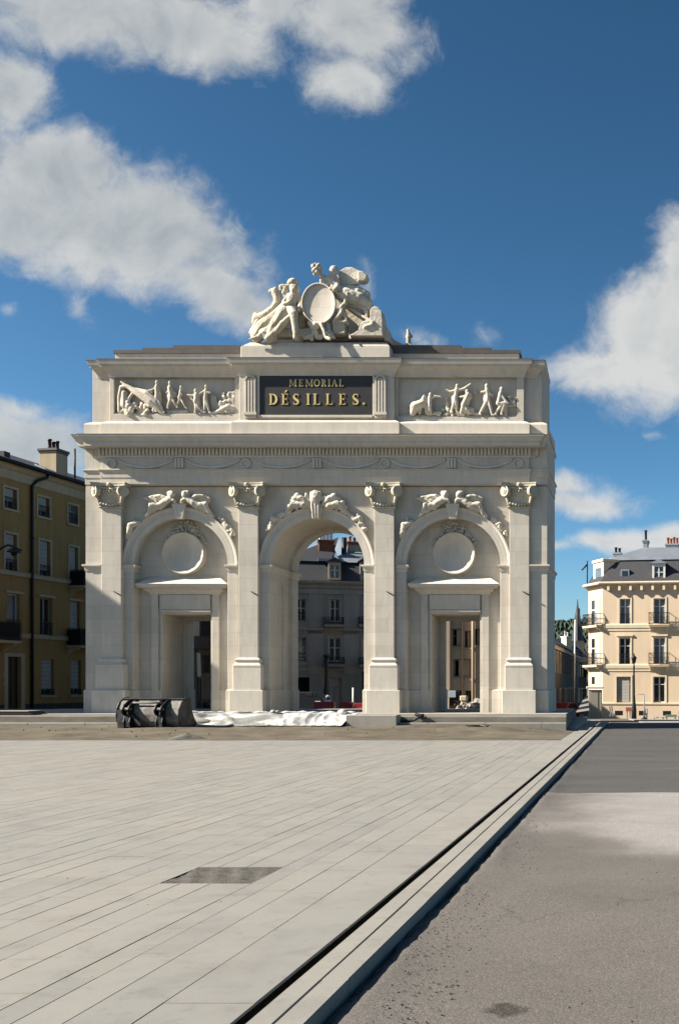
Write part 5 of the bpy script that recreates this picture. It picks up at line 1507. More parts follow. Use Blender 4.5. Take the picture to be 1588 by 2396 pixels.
y = 68.; t = thing('striped_barrier', 'leaning board with grey and white slanting stripes at the lane mouth', 'barrier board', (X(1368, y), y, -.6))
s = MB(); rows = 6
M['stripe_dark'] = plain('dark_stripe', (.05, .05, .05), .6)
for k in range(rows):
    z0 = Z(1667, y)+(Z(1632, y)-Z(1667, y))*k/rows; dz = (Z(1632, y)-Z(1667, y))/rows
    xs0 = X(1346+3.4*k, y); xs1 = X(1377-.4*k, y); s.m = k % 2
    s.hexa([(xs0, y-.02, z0), (xs1, y-.02, z0+dz*.8), (xs1, y+.02, z0+dz*.8), (xs0, y+.02, z0)], [(xs0+.09, y-.02, z0+dz*.98), (xs1, y-.02, z0+dz*1.78), (xs1, y+.02, z0+dz*1.78), (xs0+.09, y+.02, z0+dz*.98)])
build('board', s, [M['white'], M['stripe_dark']], t)
s = MB(); s.box(X(1360, y), X(1362, y), y+.03, y+.1, -.8, Z(1650, y)); s.box(X(1373, y), X(1375, y), y+.03, y+.1, -.8, Z(1640, y)); build('leg', s, M['iron'], t)
y = 66.; t = thing('sign_post', 'thin grey sign post with a dark foot before the peach house', 'sign post', (X(1506, y), y, -.6))
s = MB(); s.tube([(X(1506, y), y, -.75), (X(1506, y), y, Z(1624, y))], .035, 8); s.tube([(X(1506, y), y, Z(1624.5, y)), (X(1484, y), y, Z(1624.5, y))], .02, 6); build('post', s, M['greyframe'], t)
s = MB(); s.lathe([(.28, Z(1686, y)), (.24, Z(1683, y)), (.09, Z(1679, y)), (.06, Z(1676, y))], (X(1506, y), y, 0), 10); build('foot', s, M['iron'], t)
def board(px0, px1, py0, py1, y, mats, label, feet=True):
    x0, x1, z0, z1 = X(px0, y), X(px1, y), Z(py1, y), Z(py0, y)
    t = thing('road_barrier', label, 'barrier', ((x0+x1)/2, y, z0), 0, 'low site barriers along the peach house')
    s = MB(); n = 4; h = z1-z0
    for k in range(n):
        s.m = k % 2; s.box(x0+(x1-x0)*k/n, x0+(x1-x0)*(k+1)/n, y-.03, y+.03, z0+h*.45, z1)
    build('board', s, [M[m_] for m_ in mats], t)
    for xx in (x0+.1, x1-.1):
        s = MB(); s.box(xx-.04, xx+.04, y+.035, y+.1, z0-.4, z1); s.box(xx-.1, xx+.1, y-.2, y+.3, z0-.4, z0-.3); build('leg', s, M['greyframe'], t)
M['pinkred'] = plain('faded_red_board', (.50, .13, .08), .6); M['greenboard'] = plain('green_mesh', (.20, .27, .15), .7)
board(1424, 1434, 1652, 1664, 80., ('pinkred', 'white'), 'short faded red barrier nearest the grey cabin')
board(1463, 1476, 1655, 1672, 78., ('pinkred', 'pinkred'), 'plain faded red barrier left of the black lamp post')
board(1508, 1516, 1658, 1678, 74., ('pinkred', 'white'), 'small red and white barrier beside the sign post')
board(1526, 1554, 1677, 1683, 68., ('white', 'concrete'), 'white low barrier right of the sign post')
board(1555, 1582, 1672, 1683, 68., ('greenboard', 'greenboard'), 'low green barrier near the right edge of the photo')
board(1583, 1600, 1664, 1686, 69., ('white', 'pinkred'), 'tall white and red barrier cut by the right edge of the photo')
# ================================================================== GROUND
def gapx(y): return -1.83+.0325*y            # right edge of the pale paving
rn = random.Random(21)
def field(name, cols, scale, det=6., speck=90., bumps=(.3, .02), stretch=(1, 1, 1)):
    t = NT(name); p = t.scale(t.pos(), stretch)
    c = t.ramp(t.noise(p, scale, det, .62), [(.28, cols[0]), (.5, cols[1]), (.72, cols[2])])
    f = t.noise(p, speck, 3, .7)
    c = t.mix(.7, c, t.ramp(f, [(.34, (.62,.62,.62)), (.5, (1,1,1)), (.68, (1.0,1.0,1.0))]), 'MULTIPLY')
    t.bump(t.math('ADD', f, t.math('MULTIPLY', t.noise(p, speck*.2, 4), .8)), *bumps)
    return t, c
t, c = field('bare_earth', ((.115,.098,.073), (.175,.15,.112), (.235,.205,.158)), .9, 7., 60., (.6, .03)); M['earth'] = t.done(c, .95, 0, .1)
t, c = field('dusty_ground', ((.13,.12,.10), (.18,.165,.14), (.23,.21,.18)), .5); M['ground'] = t.done(c, .95, 0, .1)
t, c = field('platform_fill', ((.19,.17,.14), (.25,.225,.185), (.31,.28,.235)), 1.4, 6., 50., (.4, .02), (1, 1, 3)); M['fill'] = t.done(c, .95, 0, .1)
t, c = field('pit_mortar', ((.105,.097,.085), (.142,.132,.116), (.18,.167,.148)), 9., 8., 60., (.6, .015)); M['mortar'] = t.done(c, .95, 0, .1)
t, c = field('grey_grit', ((.11,.105,.094), (.17,.161,.145), (.235,.222,.20)), 3., 6., 45., (.8, .03)); M['grit'] = t.done(c, .95, 0, .1)

def paving_material():
    t = NT('pale_granite_paving'); p = t.pos()
    at = t.n.new('ShaderNodeAttribute'); at.attribute_name = 'tone'; at.attribute_type = 'GEOMETRY'
    c = t.ramp(at.outputs['Fac'], [(0, (.282,.269,.246)), (.4, (.308,.292,.262)), (.75, (.322,.303,.268)), (1, (.340,.318,.276))])
    big = t.noise(p, .16, 5, .6)
    c = t.mix(.8, c, t.ramp(big, [(.32, (.84,.88,.90)), (.5, (.96,.97,.97)), (.66, (1,.985,.955))]), 'MULTIPLY')
    d = t.noise(p, 1.7, 6, .65)
    c = t.mix(.5, c, t.ramp(d, [(.30, (.74,.73,.71)), (.52, (1,1,1))]), 'MULTIPLY')
    wear = t.noise(p, 4.2, 8, .75, .6)
    c = t.mix(.6, c, t.ramp(wear, [(.36, (.78,.77,.75)), (.46, (1,1,1)), (.66, (1.05,1.04,1.02))]), 'MULTIPLY')
    f = t.noise(p, 95., 4, .85)
    c = t.mix(.6, c, t.ramp(f, [(.30, (.55,.54,.52)), (.46, (1,1,1)), (.7, (1,1,1))]), 'MULTIPLY')
    s = t.noise(p, 9., 3, .6)
    c = t.mix(.5, c, t.ramp(s, [(.24, (.35,.33,.30)), (.30, (1,1,1))]), 'MULTIPLY')
    t.bump(f, .12, .004)
    return t.done(c, .82, 0, .25)
M['paving'] = paving_material()
def asphalt_material():
    t = NT('dusty_asphalt'); p = t.pos(); x, y, z = t.sep(p)
    w = t.math('MULTIPLY', t.math('SUBTRACT', t.noise(p, .8, 5, .6), .5), 2.2)
    yy = t.math('ADD', y, t.math('MULTIPLY', w, .10))
    grit = t.noise(p, 85., 4, .85)
    near = t.ramp(t.noise(p, .55, 6, .62), [(.3, (.135,.122,.108)), (.5, (.158,.143,.127)), (.7, (.178,.162,.145))])
    newer = t.ramp(t.noise(t.scale(p, (.5, 1.6, 1)), .7, 6, .6), [(.3, (.075,.072,.067)), (.55, (.098,.094,.088)), (.75, (.125,.12,.112))])
    dust = t.ramp(t.noise(t.scale(p, (1., 2.2, 1.)), .9, 6, .65), [(.3, (.30,.281,.262)), (.6, (.355,.333,.31))])
    def step(v, a, b):
        n = t.n.new('ShaderNodeMapRange'); n.interpolation_type = 'SMOOTHSTEP'; n.inputs[1].default_value = a; n.inputs[2].default_value = b
        t.l.new(v, n.inputs[0]); return n.outputs[0]
    # dust spread along the joint between the two surfacings, thinning towards the kerb and the camera
    yd = t.math('ADD', t.math('ADD', y, t.math('MULTIPLY', w, .9)), t.math('MULTIPLY', x, .55))
    m = t.math('MULTIPLY', step(yd, 9.5, 10.9), step(t.math('ADD', x, w), -1.2, .4))
    c = t.mix(m, near, dust)
    c = t.mix(step(yy, 15.02, 15.10), c, newer)
    sp = t.noise(p, 5., 3, .6)
    c = t.mix(.8, c, t.ramp(sp, [(.225, (.25,.24,.22)), (.27, (1,1,1))]), 'MULTIPLY')
    dx = t.math('SUBTRACT', x, -.51); dy = t.math('MULTIPLY', t.math('SUBTRACT', y, 5.03), .9)
    r = t.math('SQRT', t.math('ADD', t.math('MULTIPLY', dx, dx), t.math('MULTIPLY', dy, dy)))
    r = t.math('ADD', r, t.math('MULTIPLY', t.noise(p, 14., 4), .16))
    c = t.mix(1., c, t.ramp(r, [(.15, (.42,.40,.38)), (.19, (1,1,1))]), 'MULTIPLY')
    c = t.mix(.75, c, t.ramp(grit, [(.36, (.40,.40,.40)), (.50, (1,1,1)), (.66, (1.25,1.25,1.25))]), 'MULTIPLY')
    vo = t.n.new('ShaderNodeTexVoronoi'); vo.inputs['Scale'].default_value = 75.; t.l.new(p, vo.inputs['Vector'])
    sv = t.sep(vo.outputs['Color'])
    c = t.mix(.38, c, t.ramp(sv[0], [(0, (.62,.62,.63)), (.5, (1,1,1)), (.88, (1.08,1.07,1.05)), (1, (1.6,1.57,1.5))]), 'MULTIPLY')
    ds = t.noise(t.scale(p, (1.6, 5.5, 1.)), 2.6, 5, .7, .8)
    c = t.mix(.8, c, t.ramp(ds, [(.275, (.30,.29,.27)), (.305, (1,1,1))]), 'MULTIPLY')
    cv_ = t.n.new('ShaderNodeTexVoronoi'); cv_.feature = 'DISTANCE_TO_EDGE'; cv_.inputs['Scale'].default_value = .42
    wv = t.n.new('ShaderNodeVectorMath'); wv.operation = 'ADD'; t.l.new(p, wv.inputs[0])
    nz = t.n.new('ShaderNodeTexNoise'); nz.inputs['Scale'].default_value = 1.6; nz.inputs['Detail'].default_value = 6; t.l.new(p, nz.inputs['Vector']); t.l.new(t.scale(nz.outputs['Color'], (.9, .9, 0)), wv.inputs[1])
    t.l.new(wv.outputs[0], cv_.inputs['Vector'])
    ck = t.ramp(cv_.outputs['Distance'], [(0., (1,1,1)), (.006, (0,0,0))])
    ckm = t.math('MULTIPLY', ck, t.ramp(t.noise(p, .5, 3), [(.52, (0,0,0)), (.6, (1,1,1))]))
    c = t.mix(t.math('MULTIPLY', ckm, .6), c, (.035, .033, .03))
    light = t.ramp(t.noise(p, 105., 2, .6), [(.62, (0,0,0)), (.68, (1,1,1))])
    c = t.mix(t.math('MULTIPLY', light, .5), c, (.36,.34,.31))
    t.bump(t.math('ADD', t.math('SUBTRACT', grit, t.math('MULTIPLY', vo.outputs['Distance'], .9)), t.math('MULTIPLY', t.noise(p, 40., 4), .6)), .30, .006)
    return t.done(c, .93, 0, .2)
M['asphalt'] = asphalt_material()
M['joint'] = plain('dark_joint_sand', (.03, .028, .025), .95, .2, 20.)
M['kerbstone'] = M['paving']

# ground sheet reaching the horizon
s = MB(); prof = [(-400, -.2), (44, -.2), (52, -.45), (62, -.7), (85, -1.32), (120, -1.75), (700, -2.), (4000, -2.)]
xsx = [-3000, -200, -60, 0, 60, 200, 3000]
for y, z in prof:
    for x in xsx: s.v.append(Vector((x, y, z)))
n = len(xsx)
for i in range(len(prof)-1):
    for k in range(n-1): s.f.append([i*n+k, i*n+k+1, (i+1)*n+k+1, (i+1)*n+k]); s.sm.append(False); s.mi.append(0)
struct('ground', s, M['ground'])
s = MB(); s.hexa([(1.6, 46.5, -.60), (60, 46.5, -.60), (60, 74, -1.15), (1.2, 74, -1.15)], [(1.6, 46.5, -.28), (60, 46.5, -.28), (60, 74, -.94), (1.2, 74, -.94)])
struct('pavement', s, M['concrete'])

# paving slabs, each cut a little differently
base = MB(); base.add([(-24, 1.5, -.018), (gapx(1.5)-.0, 1.5, -.018), (gapx(27.85), 27.85, -.018), (-24, 27.85, -.018)], [(0,1,2,3)])
struct('paving_bed', base, M['joint'])
pv = MB(); tones = []
offs = [0., .434]; pat = (.306, .226, .162)
k = 0
while offs[-1] < 22: offs.append(offs[-1]+pat[k % 3]*1.0); k += 1
hole = (.434+.226+.306+.0, 0)  # set below
hx0, hx1, hy0, hy1 = -1.84, -1.13, 7.86, 8.56
for i in range(len(offs)-1):
    o0, o1 = offs[i], offs[i+1]
    yend = 27.8 if i else 43.5
    y = 1.5 + rn.random()*.5
    rowtone = rn.random()
    wide = rn.random()
    while y < yend:
        L_ = rn.uniform(.6, 1.25) if i else rn.uniform(.9, 1.5)
        y2 = min(y+L_, yend)
        xm = gapx(y)-o1
        if xm > -.66*y2-1.2:
            inhole = (-o1 >= hx0-.13 and -o0 <= hx1+.13)
            segs = [(y, y2)]
            if inhole and y < hy1 and y2 > hy0:
                segs = [q for q in ((y, min(y2, hy0)), (max(y, hy1), y2)) if q[1]-q[0] > .03]
            for (ya, yb) in segs:
                g0 = .0020+.0022*wide**2+.0032*rn.random()**4; g1 = .0007
                if inhole and False: pass
                dz = rn.uniform(-.001, .001); dz2 = rn.uniform(-.0008, .0008)
                P = [(gapx(ya)-o1+g0, ya+g1), (gapx(ya)-o0-g0, ya+g1), (gapx(yb)-o0-g0, yb-g1), (gapx(yb)-o1+g0, yb-g1)]
                ZZ = [dz, dz+dz2, dz+dz2*1.5, dz+dz2*.5]
                b0 = len(pv.f)
                pv.hexa([(p[0], p[1], -.017) for p in P], [(p[0], p[1], z) for p, z in zip(P, ZZ)])
                tn = min(1, max(0, .35*rowtone+.65*rn.random()))
                tones += [tn]*(len(pv.f)-b0)
        y = y2
pvo = struct('plaza_paving', pv, M['paving'])
a_ = pvo.data.attributes.new('tone', 'FLOAT', 'FACE'); a_.data.foreach_set('value', tones)

# rough square let into the paving
cv = MB(); nx = 26; h0 = len(cv.v)
X0, X1 = gapx(8.2)+hx0+.01, gapx(8.2)+hx1-.01
for j in range(nx+1):
    for i in range(nx+1):
        yy_ = hy0+(hy1-hy0)*j/nx
        cv.v.append(Vector((gapx(yy_)+hx0-.0+(hx1-hx0)*i/nx, yy_, -.007+rn.uniform(-.004, .005)+.004*sin(i*.9+j*.3))))
for j in range(nx):
    for i in range(nx): cv.f.append([j*(nx+1)+i, j*(nx+1)+i+1, (j+1)*(nx+1)+i+1, (j+1)*(nx+1)+i]); cv.sm.append(True); cv.mi.append(0)
tag(build('pit_cover', cv, M['mortar'], None), 'square of rough grey mortar let into the pale paving', 'pit cover')

# slot and kerb stones
kb = MB(); tones = []
for (w0, w1) in ((.066, .19), (.194, .33)):
    y = 1.5
    while y < 42.5:
        y2 = min(y+1.9, 42.5); b0 = len(kb.f)
        kz = rn.uniform(-.002, .002); kx = rn.uniform(-.002, .002)
        kb.hexa([(gapx(y)+w0, y+.0008, -.2), (gapx(y)+w1, y+.0008, -.2), (gapx(y2)+w1, y2-.0008, -.2), (gapx(y2)+w0, y2-.0008, -.2)], [(gapx(y)+w0, y+.0012, .004+kz), (gapx(y)+w1, y+.0012, .004+kz), (gapx(y2)+w1, y2-.0012, .004-kz), (gapx(y2)+w0, y2-.0012, .004-kz)])
        tones += [rn.uniform(.75, 1.0)]*(len(kb.f)-b0); y = y2
kbo = struct('kerb', kb, M['paving'], bevel=.006)
a_ = kbo.data.attributes.new('tone', 'FLOAT', 'FACE'); a_.data.foreach_set('value', tones)
sl = MB(); sl.add([(gapx(1.5)-.01, 1.5, -.12), (gapx(1.5)+.08, 1.5, -.12), (gapx(43)+.08, 43, -.12), (gapx(43)-.01, 43, -.12)], [(0,1,2,3)])
sl.box(gapx(27.8)-.5, gapx(27.8)-.45, 27.81, 27.82, -.1, -.03)
struct('drain_slot', sl, M['iron'])
# asphalt road with ragged edge along the kerb
ro = MB(); ys_ = [1.2+.12*i for i in range(int((46-1.2)/.12)+1)]
cols = [0, .05, .12, .22, .4, .8, 1.6, 3.2, 6, 12, 40]
rag = [(.018+.030*rn.random()*rn.random()+.012*sin(i*.37)+.01*sin(i*.11)) for i in range(len(ys_))]
for i, y in enumerate(ys_):
    for k, cc in enumerate(cols):
        e = gapx(y)+.33
        zz = -.068 - (.03*rn.random() if k == 0 else 0) + (.010*rn.random() if k in (1, 2) else 0) + .004*sin(y*1.3+k) + .003*sin(y*3.1+2*k)
        if y > 40: zz -= (y-40)**2*.004
        ro.v.append(Vector((e+(rag[i] if k < 3 else 0)+cc, y, zz)))
n = len(cols)
for i in range(len(ys_)-1):
    for k in range(n-1): ro.f.append([i*n+k, i*n+k+1, (i+1)*n+k+1, (i+1)*n+k]); ro.sm.append(True); ro.mi.append(0)
struct('road', ro, M['asphalt'])
tr = MB(); tr.add([(gapx(1.2)+.32, 1.2, -.13), (gapx(1.2)+.6, 1.2, -.13), (gapx(44)+.6, 44, -.13), (gapx(44)+.32, 44, -.13)], [(0,1,2,3)])
struct('kerb_trench', tr, M['joint'])
# grit and crumbs of asphalt along the ragged edge, stones on the road
gr = MB()
def pebble(mb, x, y, z, r, rnd):
    R3 = Matrix.Rotation(rnd.uniform(0, 6), 3, 'Z')
    mb.ell((x, y, z), (r*rnd.uniform(.7, 1.5), r, r*rnd.uniform(.5, .9)), R3, 6, 4)
for k in range(2200):
    y = 4.6+14*rn.random()**2.2; e = gapx(y)+.33
    pebble(gr, e+.04+.5*rn.random()**2.4, y, -.066, rn.uniform(.002, .0065), rn)
for k in range(70):
    y = 4.8+9*rn.random()**1.6; pebble(gr, -1.+rn.random()*.5*y, y, -.066, rn.uniform(.003, .008), rn)
for k in range(14):
    y = 4.7+5*rn.random(); pebble(gr, gapx(y)-rn.random()*.45*y, y, .001, rn.uniform(.002, .006), rn)
tag(build('gravel', gr, M['grit'], None), 'loose grit and small stones scattered along the kerb and road', 'gravel', kind='stuff')

# bare earth strip before the platform
ea = MB(); NX, NY = 190, 46
def eh(x, y):
    f = (y-27.75)/5.5
    h = .19*f + .018*sin(x*.7+y*1.1) + .012*sin(x*1.9-y*2.3) + .02*sin(y*5.2+.4*sin(x*.5))*min(1, f*3)
    return max(-.004+.012*f, h) + rn.uniform(-.006, .008)
for j in range(NY+1):
    for i in range(NX+1):
        y = 27.8+5.5*j/NY; xr = gapx(y)-.434
        x = -34+(xr+34)*(1-(1-i/NX)**1.0)
        z = eh(x, y) if j else -.01
        if x > -3.2: z = z*(max(0, (xr-x))/2.2+.03) if x > xr-2.2 else z
        yo = .05*sin(x*2.3)+.06*sin(x*.61+1)+.03*rn.random() if j == 0 else 0
        ea.v.append(Vector((x, y-abs(yo)+(.05 if j == 0 else 0), max(z, .004 if j == 0 else z))))
for j in range(NY):
    for i in range(NX): ea.f.append([j*(NX+1)+i, j*(NX+1)+i+1, (j+1)*(NX+1)+i+1, (j+1)*(NX+1)+i]); ea.sm.append(True); ea.mi.append(0)
struct('earth_strip', ea, M['earth'])
hp = MB(); vs = []; nn = 26
for ring in range(9):
    for k in range(nn):
        a = 2*pi*k/nn; r = .50*ring/8*(1+.2*sin(3*a+1))*(1.25 if cos(a) < 0 else .9)
        h = .17*(1-(ring/8))**1.1+rn.uniform(-.012, .012)*(ring < 8)
        vs.append((X(437, 28.3)+r*cos(a)*1.1, 28.35+r*sin(a)*.7, .0+max(h, .0)))
hp.add(vs, [(r*nn+k, r*nn+(k+1) % nn, (r+1)*nn+(k+1) % nn, (r+1)*nn+k) for r in range(8) for k in range(nn)], True)
tag(build('earth_mound', hp, M['grit'], None), 'small heap of grey earth at the paving edge before the loader bucket', 'earth heap')
# clods and wheel ruts
cl = MB()
for k in range(150):
    y = rn.uniform(28.2, 32.8); x = rn.uniform(-22, -2.4); pebble(cl, x, y, .19*(y-27.75)/5.5+.004, rn.uniform(.006, .03), rn)
tag(build('clods', cl, M['earth'], None), 'clods of brown earth strewn over the bare strip', 'clods', kind='stuff')
# platform the arch stands on, with its kerb
pf = MB(); xe = -1.43
pf.hexa([(-31., 33.5, -.3), (-1.42, 33.5, -.3), (-1.42, 42., -.3), (-31., 42., -.3)], [(-31., 33.5, .5), (-1.42, 33.5, .47), (-1.42, 42., .47), (-31., 42., .5)])
struct('platform', pf, M['fill'], bevel=.04)
pfl = MB(); pfl.box(-22., -1.5, 34.2, 41.8, .40, .506); struct('bounce_floor', pfl, M['concrete'])  # pale slab added so light bounces up onto the passage walls
pk = MB(); tones = []
x = -31.
while x < xe:
    x2 = min(x+1.8, xe); b0 = len(pk.f); pk.box(x+.004, x2-.004, 33.02, 33.497, -.1, .262); tones += [rn.uniform(.7, 1)]*(len(pk.f)-b0); x = x2
o = struct('platform_kerb', pk, M['paving'], bevel=.012); a_ = o.data.attributes.new('tone', 'FLOAT', 'FACE'); a_.data.foreach_set('value', tones)
rl_ = lambda y: gapx(y)-.436
rp = MB(); rp.hexa([(-1.415, 33.6, -.2), (rl_(33.6), 33.6, -.2), (rl_(40.5), 40.5, -.3), (-1.415, 40.5, -.3)], [(-1.415, 33.6, .10), (rl_(33.6), 33.6, .08), (rl_(40.5), 40.5, .20), (-1.415, 40.5, .22)])
o = struct('ramp', rp, M['paving'], bevel=.01); a_ = o.data.attributes.new('tone', 'FLOAT', 'FACE'); a_.data.foreach_set('value', [.9]*len(o.data.polygons))

# ================================================================== SITE THINGS BEFORE THE ARCH
bk = thing('loader_bucket', 'black worn loader bucket lying on the bare earth before the left bay', 'loader bucket', (X(352, 32.2), 32.0, .13), radians(-11))
prof = [(.36, .90), (.17, .80), (.05, .62), (.02, .42), (.06, .22), (.17, .07), (.34, .0), (1.02, .0)]
inn = [(p[0]+.025*(1 if i < 6 else 0), p[1]+(.025 if i > 4 else 0)) for i, p in enumerate(prof)]
hwid = 1.04
s = MB(); s.prism(prof+list(reversed(inn)), -hwid, hwid, 'x'); build('shell', s, M['dusty'], bk)
for sx in (-1, 1):
    s = MB(); s.prism([(.33, .94), (.30, .90), (.12, .80), (.0, .62), (-.03, .42), (.01, .2), (.13, .03), (.3, -.02), (1.12, -.02), (1.12, .02), (.95, .12), (.78, .34), (.66, .6), (.60, .96)], sx*hwid-(.0 if sx > 0 else .04), sx*hwid+(.04 if sx > 0 else 0), 'x')
    build('side_plate', s, M['steel'], bk, bevel=.008)
s = MB(); s.box(-hwid, hwid, .28, .40, .86, .92); s.box(-hwid-.03, hwid+.03, .24, .30, .885, .925); build('top_bar', s, M['steel'], bk, bevel=.01)
s = MB(); s.tube([(-.5, .02, .79), (.52, .02, .79)], .032, 10); build('cross_pipe', s, M['dusty'], bk)
for xx in (-.62, .48):
    s = MB()
    for dx in (-.10, .10):
        s.prism([(.34, .90), (.10, .86), (-.16, .70), (-.24, .58), (-.20, .46), (-.10, .40), (-.16, .2), (-.14, .03), (.0, -.02), (.30, .0), (.14, .07), (.03, .22), (.0, .42), (.03, .62), (.16, .80)], xx+dx-.022, xx+dx+.022, 'x')
    s.box(xx-.078, xx+.078, -.12, .0, .05, .40)
    r_ = build('hinge_plate', s, M['steel'], bk, bevel=.006)
    s = MB(); vs = []; n = 12
    for e in (xx-.15, xx+.15):
        for k in range(n): vs.append((e, -.13+.045*cos(2*pi*k/n), .60+.045*sin(2*pi*k/n)))
    s.add(vs, [tuple(range(n)), tuple(range(2*n-1, n-1, -1))]+[(k, (k+1) % n, n+(k+1) % n, n+k) for k in range(n)]); build('pin', s, M['dusty'], r_)
s = MB(); s.hexa([(-.52, -.08, .40), (-.46, -.02, .40), (-.14, -.02, .08), (-.22, -.08, .06)], [(-.52, -.08, .48), (-.44, -.02, .48), (-.12, -.02, .14), (-.18, -.08, .12)])
s.hexa([(-1.0, -.05, .0), (-.72, -.05, .0), (-.72, .1, .0), (-1.0, .1, .0)], [(-1.02, -.03, .58), (-.80, -.04, .52), (-.80, .1, .52), (-1.02, .1, .58)]); build('brace', s, M['steel'], bk, bevel=.01)
for xx in (-.74, .40):
    s = MB(); s.ell((xx, -.085 if xx > 0 else -.06, .055), (.055, .02, .022), None, 10, 6); build('drain_hole', s, M['concrete'], bk)

# white sheet spread over the platform edge
tp = MB(); NU, NV = 200, 26; rn3 = random.Random(8)
xA, xB = X(431, 33.2), X(822, 33.2)
ph_ = [rn3.uniform(0, 6) for _ in range(8)]
for j in range(NV+1):
    for i in range(NU+1):
        u_, v_ = i/NU, j/NV
        x = xA+(xB-xA)*u_ + .28*(v_-.4)*(-1 if u_ > .55 else .0)*min(1, (u_-.5)*4 if u_ > .5 else 0) + .04*sin(v_*7+u_*9)
        y = 33.72-1.12*v_**.85
        z = .56-.37*v_**1.15
        if v_ > .97: z -= .02
        sl_ = max(0, min(1, (v_-.02)*6))*max(0, min(1, (1.03-v_)*6))
        tri = lambda t_: abs((t_ % 1.)*2-1)
        r_ = max(0., min(1., (u_-.50)*7))
        fold = r_*.04*tri(u_*17-v_*1.1+.15*sin(u_*31))**1.6 + .018*sin(u_*17+v_*6+ph_[1])+.012*sin(u_*49+v_*11+ph_[2]) + .05*(1-r_)*max(0, sin(u_*20-v_*3.2+ph_[3]))**6
        low = .19*(y-27.75)/5.5+.03 if y < 33.0 else (.27 if y < 33.48 else .515)
        z = max(z, low)+fold*sl_
        if u_ < .12: z += .10*sin(pi*min(1, u_/.12))*sin(pi*v_)
        y -= .10*fold*sl_
        tp.v.append(Vector((x, y, z)))
for j in range(NV):
    for i in range(NU): tp.f.append([j*(NU+1)+i, j*(NU+1)+i+1, (j+1)*(NU+1)+i+1, (j+1)*(NU+1)+i]); tp.sm.append(True); tp.mi.append(0)
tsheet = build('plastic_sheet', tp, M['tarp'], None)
so = tsheet.modifiers.new('thick', 'SOLIDIFY'); so.thickness = .006
tag(tsheet, 'white crumpled sheet draped over the platform edge in front of the arch', 'sheet')
rl = MB(); pts = []; rr_ = []
for k in range(60):
    u_ = k/59.; pts.append((xA+.02+(xB-xA-.02)*u_, 33.70+.03*sin(k*.7), .575+.012*sin(k*1.3)+.01*sin(k*.37))); rr_.append(.036+.012*sin(k*1.9)+.008*sin(k*.8))
rl.tube(pts, rr_, 9)
for k, (px, r) in enumerate(((640, .09), (803, .12), (650, .07), (798, .09))): rl.ell((X(px, 33.6), 33.58, .60), (r*1.2, r, r*.8), None, 9, 6)
build('rolled_edge', rl, M['tarp'], tsheet)
sk = MB(); sk.ell((X(472, 33.), 32.92, .30), (.42, .2, .13), Matrix.Rotation(.1, 3, 'Y'), 16, 10); sk.ell((X(505, 33.), 32.95, .27), (.34, .16, .09), None, 14, 8)
tag(build('sack', sk, M['concrete'], None), 'grey white sack lying at the left end of the crumpled sheet', 'sack')
cb = MB(); cb.box(X(812, 33.), X(930, 33.), 32.80, 33.49, .15, .515)
tag(build('concrete_block', cb, M['concrete'], None, bevel=.015), 'long grey concrete block at the right end of the white sheet', 'concrete block')
st = MB(); x = X(988, 33.4); st.limb([(x-.22, 33.44, .52), (x-.05, 33.40, .47), (x+.06, 33.42, .42), (x+.12, 33.3, .45)], [.05, .07, .06, .03]); st.limb([(x, 33.42, .5), (x-.3, 33.42, .33), (x-.7, 33.44, .30)], [.05, .04, .03])
tag(build('rubber_scrap', st, M['iron'], None), 'black scrap hanging over the platform edge right of the stone block', 'scrap')
hs = MB(); hs.limb([(X(1088, 32.2), 32.3, .215), (X(1105, 32.2), 32.25, .205), (X(1122, 32.2), 32.3, .20), (X(1134, 32.2), 32.2, .20), (X(1150, 32.), 32.0, .18)], [.02, .03, .03, .05, .02]); hs.ell((X(1140, 32.1), 32.1, .19), (.12, .06, .045))
tag(build('root_scrap', hs, M['wood'], None), 'dark twisted piece of root on the earth before the right bay', 'root')
dp = MB(); dp.prism([(X(-60, 33.8), .5), (X(82, 33.8), .5), (X(70, 33.8), .60), (X(-60, 33.8), .585)], 33.75, 34.6)
so_ = build('steel_plate', dp, M['iron'], None, bevel=.01); tag(so_, 'dark steel plate lying on the platform at the left edge', 'steel plate')
pb = MB(); pb.box(X(-60, 33.8), X(69, 33.8), 33.74, 34.55, .604, .625)  # pale layer standing in for the plate's sunlit top
build('lit_top', pb, M['concrete'], so_)

# wooded hill far behind the lane
hl = MB(); yh = 900.; NXh = 1400
ROWS = 22
for row in range(ROWS):
    for i in range(NXh+1):
        px = -1200+4000*i/NXh
        top = 1452-5*sin(i*.05)-3*sin(i*.021+1)+9*sin(px*.004+2.4)-9*sin(1300*.004+2.4)
        f = (row/(ROWS-1))**.75
        zt_ = Z(top, yh); jit = rn.uniform(-.9, 1.1) if row else 0
        hl.v.append(Vector((X(px, yh)+rn.uniform(-.6, .6), yh-140*(1-f)+rn.uniform(-4, 4), -2+(zt_+2)*f+jit)))
for r in range(ROWS-1):
    for i in range(NXh): a = r*(NXh+1)+i; hl.f.append([a, a+1, a+NXh+2, a+NXh+1]); hl.sm.append(False); hl.mi.append(0)
t = NT('wooded_hillside'); p = t.pos(); c = t.ramp(t.noise(p, .09, 6, .7), [(.3, (.035,.055,.048)), (.5, (.055,.08,.062)), (.7, (.085,.112,.08))]); t.bump(t.noise(p, .25, 4), 1., 2.)  # distance haze put into the greens as a lighter bluish cast
struct('hill', hl, t.done(c, .95, 0, .1))

